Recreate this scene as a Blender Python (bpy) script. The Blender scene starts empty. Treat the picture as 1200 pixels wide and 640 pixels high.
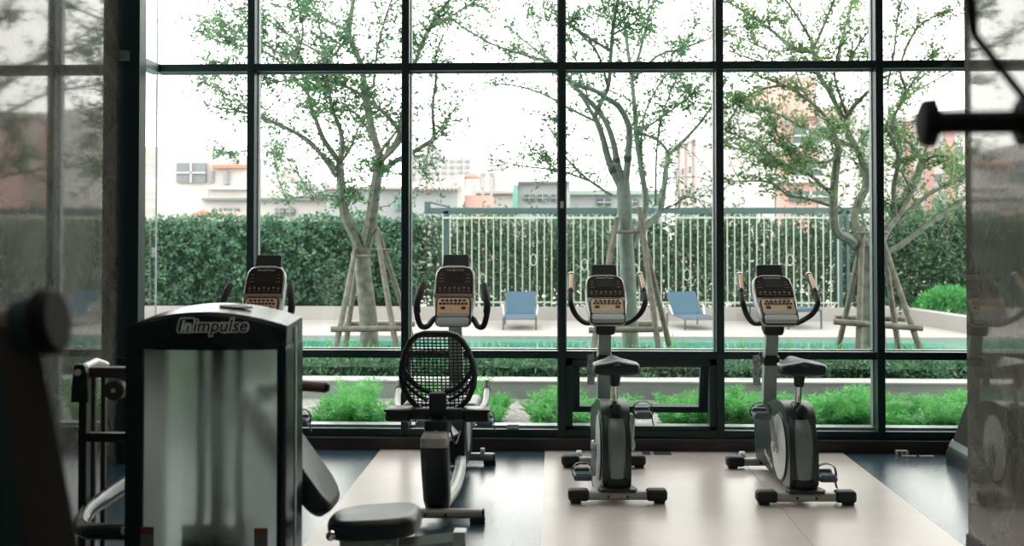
import bpy, bmesh, math, random
import numpy as np
from mathutils import Vector, Matrix, Euler

R = math.radians
C = bpy.context.scene.collection
random.seed(7)
NPR = np.random.RandomState(11)

# ------------------------------------------------------------------ camera, sky, exposure
FPX, HCAM, YAW, PITCH, AXY = 1355.0, 1.43, R(2.115), R(1.2), 243.0
cd = bpy.data.cameras.new('camera')
cam = bpy.data.objects.new('camera', cd)
C.objects.link(cam)
cam.location = (0, 0, HCAM)
cam.rotation_euler = (math.pi / 2 + PITCH, 0, YAW)
cd.sensor_width = 36.0
cd.lens = FPX / 1200.0 * 36.0
cd.shift_y = -(320 - AXY) / 1200.0
cd.clip_start = 0.05
cd.clip_end = 400
cd.dof.use_dof = True
cd.dof.focus_distance = 6.6
cd.dof.aperture_fstop = 3.2
sc = bpy.context.scene
sc.camera = cam
sc.view_settings.view_transform = 'Standard'
sc.view_settings.look = 'None'
sc.view_settings.gamma = 1
sc.view_settings.use_curve_mapping = False
sc.view_settings.exposure = 0.42
try:
    sc.cycles.max_bounces = 10
    sc.cycles.transparent_max_bounces = 24
    sc.cycles.use_denoising = True
    sc.cycles.sample_clamp_indirect = 6.0
    sc.cycles.caustics_reflective = False
    sc.cycles.caustics_refractive = False
except Exception:
    pass

world = bpy.data.worlds.new('overcast_sky')
sc.world = world
world.use_nodes = True
wn, wl = world.node_tree.nodes, world.node_tree.links
wn.clear()
wo = wn.new('ShaderNodeOutputWorld'); wb = wn.new('ShaderNodeBackground')
wt = wn.new('ShaderNodeTexCoord'); ws = wn.new('ShaderNodeSeparateXYZ'); wr = wn.new('ShaderNodeValToRGB')
wl.new(wt.outputs['Generated'], ws.inputs[0]); wl.new(ws.outputs['Z'], wr.inputs[0])
wr.color_ramp.elements[0].position = 0.72; wr.color_ramp.elements[0].color = (1.0, 0.975, 0.95, 1)
wr.color_ramp.elements[1].position = 0.95; wr.color_ramp.elements[1].color = (0.46, 0.48, 0.48, 1)
wl.new(wr.outputs[0], wb.inputs[0]); wb.inputs[1].default_value = 4.2
wl.new(wb.outputs[0], wo.inputs[0])

sd = bpy.data.lights.new('hazy_sun', 'SUN'); sd.energy = 0.6; sd.angle = R(40); sd.color = (1, 0.97, 0.92)
so = bpy.data.objects.new('hazy_sun', sd); C.objects.link(so); so.rotation_euler = (R(-25), R(-25), 0)

# ------------------------------------------------------------------ projection helpers (used to measure places in the photograph)
FW = Vector((-math.sin(YAW) * math.cos(PITCH), math.cos(YAW) * math.cos(PITCH), math.sin(PITCH)))
RT = Vector((math.cos(YAW), math.sin(YAW), 0))
UP = RT.cross(FW)
O = Vector((0, 0, HCAM))
def ray(px, py): return FW * FPX + RT * (px - 600) + UP * (AXY - py)
def P(px, py, Y):
    d = ray(px, py); return O + d * (Y / d.y)
def G(px, py, z=0.0):
    d = ray(px, py); return O + d * ((z - HCAM) / d.z)
def XP(px, Y, py=271): return P(px, py, Y).x
def ZP(py, Y, px=650): return P(px, py, Y).z

# ------------------------------------------------------------------ materials
def mat(name, col, rough=0.5, metal=0.0, spec=0.5, var=0.08, scale=12.0, bump=0.0, bscale=60.0, ior=1.5, coat=0.0):
    m = bpy.data.materials.new(name); m.use_nodes = True
    n, l = m.node_tree.nodes, m.node_tree.links
    b = n['Principled BSDF']
    b.inputs['Roughness'].default_value = rough; b.inputs['Metallic'].default_value = metal
    b.inputs['Specular IOR Level'].default_value = spec; b.inputs['IOR'].default_value = ior
    b.inputs['Coat Weight'].default_value = coat
    tc = n.new('ShaderNodeTexCoord'); nz = n.new('ShaderNodeTexNoise'); nz.inputs['Scale'].default_value = scale
    nz.inputs['Detail'].default_value = 4
    l.new(tc.outputs['Object'], nz.inputs['Vector'])
    r = n.new('ShaderNodeValToRGB')
    r.color_ramp.elements[0].position = 0.3; r.color_ramp.elements[1].position = 0.7
    r.color_ramp.elements[0].color = tuple(c * (1 - var) for c in col) + (1,)
    r.color_ramp.elements[1].color = tuple(min(1, c * (1 + var)) for c in col) + (1,)
    l.new(nz.outputs['Fac'], r.inputs[0]); l.new(r.outputs[0], b.inputs['Base Color'])
    if bump:
        n2 = n.new('ShaderNodeTexNoise'); n2.inputs['Scale'].default_value = bscale; n2.inputs['Detail'].default_value = 3
        l.new(tc.outputs['Object'], n2.inputs['Vector'])
        bp = n.new('ShaderNodeBump'); bp.inputs['Strength'].default_value = bump; bp.inputs['Distance'].default_value = 0.01
        l.new(n2.outputs['Fac'], bp.inputs['Height']); l.new(bp.outputs[0], b.inputs['Normal'])
    return m

def leaf_mat(name, c0, c1, trans=0.35, scale=3.0, rough=0.5):
    m = bpy.data.materials.new(name); m.use_nodes = True
    n, l = m.node_tree.nodes, m.node_tree.links; n.clear()
    out = n.new('ShaderNodeOutputMaterial'); mx = n.new('ShaderNodeMixShader')
    b = n.new('ShaderNodeBsdfPrincipled'); t = n.new('ShaderNodeBsdfTranslucent')
    b.inputs['Roughness'].default_value = rough; b.inputs['Specular IOR Level'].default_value = 0.35
    tc = n.new('ShaderNodeTexCoord'); nz = n.new('ShaderNodeTexNoise'); nz.inputs['Scale'].default_value = scale; nz.inputs['Detail'].default_value = 5
    r = n.new('ShaderNodeValToRGB'); r.color_ramp.elements[0].position = 0.33; r.color_ramp.elements[1].position = 0.67
    r.color_ramp.elements[0].color = c0 + (1,); r.color_ramp.elements[1].color = c1 + (1,)
    l.new(tc.outputs['Object'], nz.inputs['Vector']); l.new(nz.outputs['Fac'], r.inputs[0])
    l.new(r.outputs[0], b.inputs['Base Color']); l.new(r.outputs[0], t.inputs['Color'])
    mx.inputs[0].default_value = trans
    l.new(b.outputs[0], mx.inputs[1]); l.new(t.outputs[0], mx.inputs[2]); l.new(mx.outputs[0], out.inputs[0])
    return m

def glass_mat(name, tint=(0.955, 0.965, 0.95), ior=1.45):
    m = bpy.data.materials.new(name); m.use_nodes = True
    n, l = m.node_tree.nodes, m.node_tree.links; n.clear()
    out = n.new('ShaderNodeOutputMaterial'); mx = n.new('ShaderNodeMixShader')
    t = n.new('ShaderNodeBsdfTransparent'); g = n.new('ShaderNodeBsdfGlossy'); f = n.new('ShaderNodeFresnel')
    t.inputs[0].default_value = tint + (1,); g.inputs['Roughness'].default_value = 0.0; f.inputs['IOR'].default_value = ior
    ge = n.new('ShaderNodeNewGeometry'); mr = n.new('ShaderNodeMapRange')   # same index on the way in and on the way out
    mr.inputs[3].default_value = ior; mr.inputs[4].default_value = 1.0 / ior
    l.new(ge.outputs['Backfacing'], mr.inputs[0]); l.new(mr.outputs[0], f.inputs['IOR'])
    l.new(f.outputs[0], mx.inputs[0]); l.new(t.outputs[0], mx.inputs[1]); l.new(g.outputs[0], mx.inputs[2]); l.new(mx.outputs[0], out.inputs[0])
    return m

def marble_mat(name):
    m = bpy.data.materials.new(name); m.use_nodes = True
    n, l = m.node_tree.nodes, m.node_tree.links
    b = n['Principled BSDF']; b.inputs['Roughness'].default_value = 0.045; b.inputs['IOR'].default_value = 1.75
    tc = n.new('ShaderNodeTexCoord')
    n1 = n.new('ShaderNodeTexNoise'); n1.inputs['Scale'].default_value = 2.2; n1.inputs['Detail'].default_value = 10; n1.inputs['Roughness'].default_value = 0.72; n1.inputs['Distortion'].default_value = 0.8
    r = n.new('ShaderNodeValToRGB'); r.color_ramp.elements[0].position = 0.35; r.color_ramp.elements[1].position = 0.7
    r.color_ramp.elements[0].color = (0.055, 0.055, 0.049, 1); r.color_ramp.elements[1].color = (0.150, 0.145, 0.127, 1)
    w = n.new('ShaderNodeTexNoise'); w.inputs['Scale'].default_value = 1.6; w.inputs['Detail'].default_value = 8; w.inputs['Distortion'].default_value = 2.4
    vr = n.new('ShaderNodeValToRGB'); e = vr.color_ramp.elements
    e[0].position = 0.488; e[0].color = (0, 0, 0, 1); e[1].position = 0.5; e[1].color = (1, 1, 1, 1)
    e2 = vr.color_ramp.elements.new(0.512); e2.color = (0, 0, 0, 1)
    mx = n.new('ShaderNodeMixRGB'); mx.inputs[2].default_value = (0.25, 0.24, 0.21, 1)
    ml = n.new('ShaderNodeMath'); ml.operation = 'MULTIPLY'; ml.inputs[1].default_value = 0.35
    l.new(tc.outputs['Object'], n1.inputs['Vector']); l.new(tc.outputs['Object'], w.inputs['Vector'])
    l.new(n1.outputs['Fac'], r.inputs[0]); l.new(w.outputs['Fac'], vr.inputs[0]); l.new(vr.outputs[0], ml.inputs[0])
    l.new(ml.outputs[0], mx.inputs[0]); l.new(r.outputs[0], mx.inputs[1]); l.new(mx.outputs[0], b.inputs['Base Color'])
    return m

def water_mat(name):
    m = bpy.data.materials.new(name); m.use_nodes = True
    n, l = m.node_tree.nodes, m.node_tree.links
    b = n['Principled BSDF']; b.inputs['Base Color'].default_value = (0.10, 0.40, 0.31, 1); b.inputs['Roughness'].default_value = 0.06; b.inputs['IOR'].default_value = 1.33; b.inputs['Specular IOR Level'].default_value = 0.16
    tc = n.new('ShaderNodeTexCoord'); mp = n.new('ShaderNodeMapping'); mp.inputs['Scale'].default_value = (1.0, 3.0, 1.0)
    nz = n.new('ShaderNodeTexNoise'); nz.inputs['Scale'].default_value = 1.6; nz.inputs['Detail'].default_value = 3
    bp = n.new('ShaderNodeBump'); bp.inputs['Strength'].default_value = 0.12; bp.inputs['Distance'].default_value = 0.03
    r = n.new('ShaderNodeValToRGB'); r.color_ramp.elements[0].color = (0.035, 0.18, 0.135, 1); r.color_ramp.elements[1].color = (0.055, 0.235, 0.18, 1)
    l.new(tc.outputs['Object'], mp.inputs[0]); l.new(mp.outputs[0], nz.inputs['Vector']); l.new(nz.outputs['Fac'], bp.inputs['Height'])
    l.new(bp.outputs[0], b.inputs['Normal']); l.new(nz.outputs['Fac'], r.inputs[0]); l.new(r.outputs[0], b.inputs['Base Color'])
    return m

def shield_mat(name):
    m = bpy.data.materials.new(name); m.use_nodes = True
    n, l = m.node_tree.nodes, m.node_tree.links; n.clear()
    out = n.new('ShaderNodeOutputMaterial'); m1 = n.new('ShaderNodeMixShader'); m2 = n.new('ShaderNodeMixShader')
    rf = n.new('ShaderNodeBsdfRefraction'); rf.inputs['Roughness'].default_value = 0.42; rf.inputs['IOR'].default_value = 1.25; rf.inputs['Color'].default_value = (0.90, 0.95, 0.92, 1)
    tl = n.new('ShaderNodeBsdfTranslucent'); tl.inputs['Color'].default_value = (0.86, 0.92, 0.89, 1)
    gl = n.new('ShaderNodeBsdfGlossy'); gl.inputs['Roughness'].default_value = 0.25; gl.inputs['Color'].default_value = (0.8, 0.85, 0.82, 1)
    nz = n.new('ShaderNodeTexNoise'); nz.inputs['Scale'].default_value = 260; nz.inputs['Detail'].default_value = 1
    mr = n.new('ShaderNodeMapRange'); mr.inputs[3].default_value = 0.22; mr.inputs[4].default_value = 0.38
    fr = n.new('ShaderNodeFresnel'); fr.inputs['IOR'].default_value = 1.45
    l.new(nz.outputs['Fac'], mr.inputs[0]); l.new(mr.outputs[0], m1.inputs[0])
    l.new(rf.outputs[0], m1.inputs[1]); l.new(tl.outputs[0], m1.inputs[2])
    l.new(fr.outputs[0], m2.inputs[0]); l.new(m1.outputs[0], m2.inputs[1]); l.new(gl.outputs[0], m2.inputs[2]); l.new(m2.outputs[0], out.inputs[0])
    return m

def emit_mat(name, col, s):
    m = bpy.data.materials.new(name); m.use_nodes = True
    n, l = m.node_tree.nodes, m.node_tree.links; n.clear()
    out = n.new('ShaderNodeOutputMaterial'); e = n.new('ShaderNodeEmission'); e.inputs[0].default_value = col + (1,); e.inputs[1].default_value = s
    l.new(e.outputs[0], out.inputs[0]); return m

M = {}
M['frame'] = mat('dark_teal_aluminium', (0.009, 0.028, 0.030), 0.38, 0.2, var=0.05)
M['bead'] = mat('grey_aluminium_bead', (0.22, 0.27, 0.28), 0.4, 0.4)
M['glass'] = glass_mat('window_glass')
M['marble'] = marble_mat('polished_brown_marble')
M['floor'] = mat('dark_blue_vinyl', (0.018, 0.050, 0.075), 0.24, var=0.12, scale=5, ior=1.7, bump=0.04, bscale=300)
M['mat'] = mat('beige_vinyl', (0.53, 0.475, 0.45), 0.30, var=0.05, scale=4, bump=0.02, bscale=250)
M['plinth'] = mat('brown_black_plinth', (0.022, 0.019, 0.016), 0.5)
M['ceil'] = mat('ceiling_plaster', (0.45, 0.45, 0.44), 0.9)
M['wallback'] = mat('taupe_back_wall', (0.34, 0.29, 0.24), 0.7)
M['black'] = mat('black_plastic', (0.004, 0.011, 0.011), 0.42, var=0.15, bump=0.05, bscale=400)
M['gloss'] = mat('gloss_black_plastic', (0.005, 0.016, 0.016), 0.2, var=0.1)
M['rubber'] = mat('black_rubber', (0.005, 0.011, 0.011), 0.6, bump=0.1, bscale=300)
M['charcoal'] = mat('charcoal_plastic', (0.020, 0.034, 0.032), 0.35, bump=0.03, bscale=300)
M['greygreen'] = mat('grey_green_metallic_paint', (0.19, 0.25, 0.22), 0.35, 0.25, var=0.05)
M['silver'] = mat('silver_paint', (0.60, 0.62, 0.61), 0.35, 0.25, var=0.04)
M['stab'] = mat('grey_stabilizer_paint', (0.36, 0.36, 0.33), 0.42, 0.2, var=0.05)
M['white'] = mat('pale_grey_plastic', (0.60, 0.63, 0.63), 0.4, var=0.03)
M['chrome'] = mat('chrome', (0.75, 0.76, 0.76), 0.12, 1.0, var=0.03)
M['warm_foil'] = mat('foil_with_warm_reflection', (0.74, 0.50, 0.31), 0.45, 0.40, var=0.06, scale=40)  # warm reflection on the silver foil is put into its colour
M['tan'] = mat('tan_plastic_band', (0.34, 0.24, 0.16), 0.5)
M['face'] = mat('dark_console_glass', (0.020, 0.012, 0.009), 0.34, var=0.05, scale=10, spec=0.2)
M['lcd'] = mat('grey_lcd_glass', (0.03, 0.03, 0.026), 0.45, spec=0.15)
M['mark'] = mat('pale_printed_marks', (0.52, 0.46, 0.40), 0.6)
M['key'] = mat('dark_rubber_keys', (0.03, 0.02, 0.015), 0.5)
M['disc'] = mat('light_grey_disc', (0.64, 0.68, 0.66), 0.38, 0.1, var=0.04)
M['pedal'] = mat('blue_grey_pedal_plastic', (0.10, 0.14, 0.18), 0.4)
M['strap'] = mat('black_strap', (0.012, 0.014, 0.014), 0.6)
M['paper'] = mat('speckled_paper', (0.42, 0.45, 0.45), 0.8, var=0.75, scale=90)
M['leather'] = mat('black_leather', (0.009, 0.020, 0.025), 0.33, var=0.15, bump=0.12, bscale=220)
M['steel'] = mat('grey_green_steel', (0.40, 0.48, 0.45), 0.42, 0.1, var=0.06)
M['shield'] = shield_mat('frosted_shield')
M['badge'] = mat('pale_badge', (0.85, 0.90, 0.87), 0.4)
M['wlabel'] = mat('dull_label', (0.11, 0.12, 0.11), 0.6)
M['red'] = mat('red_label_header', (0.11, 0.025, 0.02), 0.6)
M['orange'] = mat('orange_label_header', (0.17, 0.07, 0.03), 0.6)
M['brownmetal'] = mat('brown_grip', (0.17, 0.12, 0.09), 0.4, 0.3)
M['teal'] = mat('dark_teal_paint', (0.010, 0.035, 0.033), 0.45)
M['taupe'] = mat('dark_taupe_paint', (0.035, 0.033, 0.028), 0.5)
M['gravel'] = mat('pale_gravel_bed', (0.25, 0.245, 0.23), 0.9, var=0.5, scale=40, bump=0.5, bscale=80)
M['concrete'] = mat('pale_concrete', (0.27, 0.30, 0.29), 0.8, var=0.06, scale=3, bump=0.1)
M['coping'] = mat('pale_coping', (0.46, 0.47, 0.455), 0.7, var=0.05)
M['deck'] = mat('pale_stone_deck', (0.27, 0.258, 0.248), 0.7, var=0.05, scale=1.2)
M['water'] = water_mat('pool_water')
M['fence'] = mat('white_fence_paint', (0.32, 0.365, 0.32), 0.5, var=0.05)
M['beam'] = mat('dark_teal_beam', (0.03, 0.065, 0.066), 0.5)
M['bark'] = mat('haze_lightened_bark', (0.135, 0.15, 0.125), 0.85, var=0.4, scale=14, bump=0.6, bscale=30)  # bark colour lightened to hold the haze over the branches
M['bark2'] = mat('pale_green_bark', (0.15, 0.195, 0.17), 0.8, var=0.22, scale=14, bump=0.4, bscale=30)
M['twig'] = mat('twig_bark', (0.11, 0.12, 0.10), 0.85, var=0.3)
M['pole'] = mat('weathered_pole', (0.15, 0.145, 0.12), 0.85, var=0.35, scale=14, bump=0.3)
M['band'] = mat('dark_tree_band', (0.035, 0.045, 0.045), 0.7)
M['leaf'] = leaf_mat('tree_leaf', (0.05, 0.15, 0.08), (0.14, 0.29, 0.13), 0.4)
M['leafC'] = leaf_mat('tree_leaf_yellower', (0.06, 0.16, 0.07), (0.20, 0.33, 0.12), 0.4)
M['hedge'] = leaf_mat('hedge_leaf', (0.012, 0.055, 0.036), (0.13, 0.26, 0.155), 0.3, 5)
M['vine'] = leaf_mat('vine_leaf', (0.022, 0.065, 0.038), (0.13, 0.24, 0.13), 0.35, 9)
M['fern'] = leaf_mat('feathery_leaf', (0.08, 0.38, 0.11), (0.24, 0.60, 0.20), 0.4, 8)
M['low'] = leaf_mat('low_hedge_leaf', (0.03, 0.105, 0.055), (0.11, 0.26, 0.12), 0.3, 8)
M['blade'] = leaf_mat('blade_leaf', (0.08, 0.30, 0.12), (0.22, 0.50, 0.20), 0.35, 4)
M['bright'] = leaf_mat('bright_shrub_leaf', (0.05, 0.25, 0.08), (0.15, 0.45, 0.14), 0.35, 5)
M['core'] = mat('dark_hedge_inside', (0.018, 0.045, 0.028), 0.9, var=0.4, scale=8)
M['soil'] = mat('outside_ground', (0.34, 0.33, 0.30), 0.9, var=0.2, scale=0.8)
M['sling'] = mat('blue_sling_fabric', (0.018, 0.060, 0.098), 0.7, var=0.06, scale=6, bump=0.05)
M['lframe'] = mat('dark_lounger_frame', (0.04, 0.06, 0.06), 0.5)
M['bwhite'] = mat('white_render', (0.40, 0.39, 0.38), 0.9, var=0.02)
M['bgrey'] = mat('grey_render', (0.27, 0.29, 0.30), 0.9, var=0.04)
M['bpink'] = mat('pink_render', (0.42, 0.27, 0.245), 0.9, var=0.03)
M['bpale'] = mat('haze_paled_render', (0.36, 0.355, 0.36), 0.9, var=0.02)  # distance haze is put into this pale colour
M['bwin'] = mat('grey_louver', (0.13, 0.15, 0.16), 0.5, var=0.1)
M['bwinp'] = mat('haze_paled_window', (0.25, 0.25, 0.27), 0.5, var=0.05)  # window grey paled to carry the distance haze
M['bglass'] = mat('green_grey_glazing', (0.04, 0.08, 0.08), 0.4)
M['rooft'] = mat('corrugated_roof', (0.33, 0.29, 0.28), 0.8, var=0.05)
M['rred'] = mat('red_brown_awning', (0.36, 0.17, 0.12), 0.8)
M['hallroof'] = mat('pale_green_grey_roof', (0.22, 0.29, 0.26), 0.8)
M['matte'] = mat('matte_black_rubber', (0.006, 0.008, 0.009), 0.7, spec=0.2)
M['green'] = mat('green_tarp', (0.12, 0.30, 0.26), 0.7)
M['lamp'] = emit_mat('warm_fill_glow', (1.0, 0.94, 0.86), 3.0)  # glow of the added fill panels overhead

# ------------------------------------------------------------------ object helpers
class MB:
    def __init__(s): s.bm = bmesh.new()
    def add(s, vs, fs, mx=None):
        bv = [s.bm.verts.new(mx @ Vector(v) if mx else Vector(v)) for v in vs]
        for f in fs:
            try: s.bm.faces.new([bv[i] for i in f])
            except ValueError: pass
        return s
    def join(s, bm2, mx=None):
        bm2.verts.ensure_lookup_table(); bm2.verts.index_update()
        s.add([v.co.copy() for v in bm2.verts], [[v.index for v in f.verts] for f in bm2.faces], mx); bm2.free(); return s
    def box(s, c, size, r=0.0, seg=2, rot=None):
        b = bmesh.new(); bmesh.ops.create_cube(b, size=1.0)
        for v in b.verts: v.co = Vector((v.co.x * size[0], v.co.y * size[1], v.co.z * size[2]))
        if r > 0:
            r = min(r, min(size) * 0.48)
            bmesh.ops.bevel(b, geom=list(b.edges), offset=r, segments=seg, affect='EDGES', profile=0.5)
        mx = Matrix.Translation(Vector(c))
        if rot is not None: mx = mx @ (rot if isinstance(rot, Matrix) else Euler(rot).to_matrix().to_4x4())
        return s.join(b, mx)
    def lo(s, x0, x1, y0, y1, z0, z1, r=0.0):
        return s.box(((x0 + x1) / 2, (y0 + y1) / 2, (z0 + z1) / 2), (abs(x1 - x0), abs(y1 - y0), abs(z1 - z0)), r)
    def tube(s, pts, rad, seg=10, cap=True, flat=1.0, closed=False):
        pts = [Vector(p) for p in pts]; n = len(pts)
        rad = [rad] * n if isinstance(rad, (int, float)) else list(rad)
        tan = []
        for i in range(n):
            a = pts[(i - 1) % n] if (closed or i > 0) else pts[i]; b = pts[(i + 1) % n] if (closed or i < n - 1) else pts[i]
            t = (b - a); tan.append(t.normalized() if t.length > 1e-9 else Vector((0, 0, 1)))
        ref = Vector((0, 0, 1)) if abs(tan[0].z) < 0.9 else Vector((1, 0, 0))
        u = (ref - tan[0] * ref.dot(tan[0])).normalized()
        vs, fs = [], []
        for i in range(n):
            u = (u - tan[i] * u.dot(tan[i])); u = u.normalized() if u.length > 1e-6 else tan[i].orthogonal().normalized()
            w = tan[i].cross(u)
            for k in range(seg):
                a = 2 * math.pi * k / seg
                vs.append(pts[i] + (u * math.cos(a) + w * math.sin(a) * flat) * rad[i])
        for i in range(n if closed else n - 1):
            j = (i + 1) % n
            for k in range(seg):
                k2 = (k + 1) % seg; fs.append((i * seg + k, i * seg + k2, j * seg + k2, j * seg + k))
        if cap and not closed:
            fs.append(tuple(reversed(range(seg)))); fs.append(tuple(range((n - 1) * seg, n * seg)))
        return s.add(vs, fs)
    def cyl(s, a, b, r, seg=20, r2=None): return s.tube([a, b], [r, r if r2 is None else r2], seg)
    def lathe(s, prof, mx=None, seg=28):   # profile (radius, height) about local z
        vs, fs = [], []
        for r, h in prof:
            for k in range(seg):
                a = 2 * math.pi * k / seg; vs.append((r * math.cos(a), r * math.sin(a), h))
        for i in range(len(prof) - 1):
            for k in range(seg):
                k2 = (k + 1) % seg; fs.append((i * seg + k, i * seg + k2, (i + 1) * seg + k2, (i + 1) * seg + k))
        fs.append(tuple(reversed(range(seg)))); fs.append(tuple(range((len(prof) - 1) * seg, len(prof) * seg)))
        return s.add(vs, fs, mx)
    def prism(s, outl, t0, t1, mx=None, r=0.0, seg=3):  # 2D outline in local xy, extruded along local z
        b = bmesh.new(); n = len(outl)
        v0 = [b.verts.new((x, y, t0)) for x, y in outl]; v1 = [b.verts.new((x, y, t1)) for x, y in outl]
        b.faces.new(list(reversed(v0))); b.faces.new(v1)
        for i in range(n): b.faces.new((v0[i], v0[(i + 1) % n], v1[(i + 1) % n], v1[i]))
        if r > 0:
            ed = [e for e in b.edges if abs(e.verts[0].co.z - e.verts[1].co.z) < 1e-9]
            bmesh.ops.bevel(b, geom=ed, offset=r, segments=seg, affect='EDGES', profile=0.5)
        return s.join(b, mx)
    def loft(s, rings, cap=True):
        n = len(rings[0]); vs = [v for r in rings for v in r]; fs = []
        for i in range(len(rings) - 1):
            for k in range(n):
                k2 = (k + 1) % n; fs.append((i * n + k, i * n + k2, (i + 1) * n + k2, (i + 1) * n + k))
        if cap: fs.append(tuple(reversed(range(n)))); fs.append(tuple(range((len(rings) - 1) * n, len(rings) * n)))
        return s.add(vs, fs)
    def build(s, name, m, parent=None, label=None, loc=(0, 0, 0), ang=35):
        bmesh.ops.recalc_face_normals(s.bm, faces=list(s.bm.faces))
        me = bpy.data.meshes.new(name); s.bm.to_mesh(me); s.bm.free()
        for p in me.polygons: p.use_smooth = True
        me.set_sharp_from_angle(angle=R(ang))
        o = link(name, me, m, parent, label, loc)
        wnm = o.modifiers.new('weighted_normal', 'WEIGHTED_NORMAL'); wnm.keep_sharp = True; wnm.weight = 50
        return o

def link(name, me, m, parent=None, label=None, loc=(0, 0, 0)):
    me.materials.append(M[m] if isinstance(m, str) else m)
    o = bpy.data.objects.new(name, me); C.objects.link(o); o.location = loc
    if parent: o.parent = parent
    if label: o['label'] = label
    return o
def tag(o, label, cat, group=None, kind=None):
    o['label'] = label; o['category'] = cat
    if group: o['group'] = group
    if kind: o['kind'] = kind
    return o
def thing(name, label, cat, loc=(0, 0, 0), rz=0.0, group=None, kind=None):
    o = bpy.data.objects.new(name, None); C.objects.link(o); o.location = loc; o.rotation_euler = (0, 0, rz)
    o.empty_display_size = 0.1
    return tag(o, label, cat, group, kind)
def struct(o): o['kind'] = 'structure'; return o
def copy_tree(o, parent=None):
    c = o.copy(); C.objects.link(c)
    if parent: c.parent = parent
    for ch in list(o.children): copy_tree(ch, c)
    return c
def smooth(pts, n=6):   # Catmull-Rom through 3D points
    pts = [Vector(p) for p in pts]; out = []
    for i in range(len(pts) - 1):
        p0 = pts[max(i - 1, 0)]; p1 = pts[i]; p2 = pts[i + 1]; p3 = pts[min(i + 2, len(pts) - 1)]
        for k in range(n):
            t = k / n
            out.append(0.5 * ((2 * p1) + (p2 - p0) * t + (2 * p0 - 5 * p1 + 4 * p2 - p3) * t * t + (3 * p1 - p0 - 3 * p2 + p3) * t ** 3))
    out.append(pts[-1]); return out
def rrect(w, h, r, n=5, cx=0, cy=0):
    o = []
    for sx, sy, a0 in ((1, 1, 0), (-1, 1, 90), (-1, -1, 180), (1, -1, 270)):
        for k in range(n + 1):
            a = R(a0 + 90 * k / n); o.append((cx + sx * (w / 2 - r) + r * math.cos(a), cy + sy * (h / 2 - r) + r * math.sin(a)))
    return o
def text_geo(body, size, shear=0.0, offset=0.0, extrude=0.001, align='CENTER'):
    cu = bpy.data.curves.new('lettering', 'FONT'); cu.body = body; cu.size = size; cu.shear = shear; cu.offset = offset; cu.extrude = extrude
    cu.align_x = align; cu.align_y = 'CENTER'; cu.resolution_u = 3
    ob = bpy.data.objects.new('lettering', cu); C.objects.link(ob)
    dg = bpy.context.evaluated_depsgraph_get(); me = bpy.data.meshes.new_from_object(ob.evaluated_get(dg))
    vs = [v.co.copy() for v in me.vertices]; fs = [tuple(p.vertices) for p in me.polygons]
    bpy.data.objects.remove(ob); bpy.data.curves.remove(cu); bpy.data.meshes.remove(me)
    return vs, fs
def leaf_geo(cen, dirs, L, W, rs=NPR):
    n = len(cen); dirs = dirs / (np.linalg.norm(dirs, axis=1, keepdims=True) + 1e-9)
    rnd = rs.normal(size=(n, 3)); w = np.cross(dirs, rnd); w /= (np.linalg.norm(w, axis=1, keepdims=True) + 1e-9)
    L = (L * rs.uniform(0.65, 1.25, n))[:, None]; Wd = (W * rs.uniform(0.7, 1.2, n))[:, None]
    v = np.empty((n, 4, 3)); v[:, 0] = cen; v[:, 1] = cen + dirs * L * 0.45 + w * Wd * 0.5; v[:, 2] = cen + dirs * L; v[:, 3] = cen + dirs * L * 0.45 - w * Wd * 0.5
    return v.reshape(-1, 3)
def quads_obj(name, V, m, parent=None, label=None):
    n = len(V) // 4; me = bpy.data.meshes.new(name)
    me.vertices.add(len(V)); me.vertices.foreach_set('co', V.astype(np.float32).ravel())
    me.loops.add(n * 4); me.loops.foreach_set('vertex_index', np.arange(n * 4, dtype=np.int32))
    me.polygons.add(n); me.polygons.foreach_set('loop_start', np.arange(0, n * 4, 4, dtype=np.int32))
    me.update(calc_edges=True); me.validate()
    return link(name, me, m, parent, label)

# ------------------------------------------------------------------ room shell
YF, YG = 7.62, 7.74           # inside face of the frames, glass plane
X0 = XP(183, 7.75)            # plane of the marble wall and of the side glazing
YE = 7.07                     # end of the marble
XR = 1.885                    # face of the other marble wall
ZC = 6.4
o = MB().lo(X0 - 0.3, 5.2, -5, 7.6, -0.1, 0).build('floor', 'floor'); struct(o)
o = MB().lo(-1.14, -0.66, -3, 7.57, 0.0, 0.003).build('floor_inlay', 'mat'); struct(o)
mb = MB(); mb.lo(-0.065, 1.168, -3, 7.57, 0.0, 0.003); mb.lo(1.171, 1.855, -3, 7.57, 0.0, 0.003)
o = mb.build('floor_inlay', 'mat'); struct(o)
o = MB().lo(X0 - 0.3, 5.2, -5, 7.9, ZC, ZC + 0.2).build('ceiling', 'ceil'); struct(o)
o = MB().lo(X0 - 0.35, X0, -5, YE, -0.1, ZC).build('wall_left', 'marble'); struct(o)
o = MB().lo(XR, XR + 0.5, -5, 5.38, 0.0, ZC).build('wall_right', 'marble'); struct(o)
o = MB().lo(XR - 0.008, XR + 0.02, -5, 5.388, 0.0, 0.05).build('baseboard_right', 'plinth'); struct(o)
o = MB().lo(5.0, 5.2, -5, 7.9, 0.0, ZC).build('wall_end', 'wallback'); struct(o)
o = MB().lo(X0 - 0.3, 5.2, -5.2, -5, 0.0, ZC).build('wall_back', 'wallback'); struct(o)
o = MB().lo(X0 - 0.02, 5.0, 7.575, 7.9, -0.1, 0.078, 0.004).build('baseboard_window', 'plinth'); struct(o)

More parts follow.
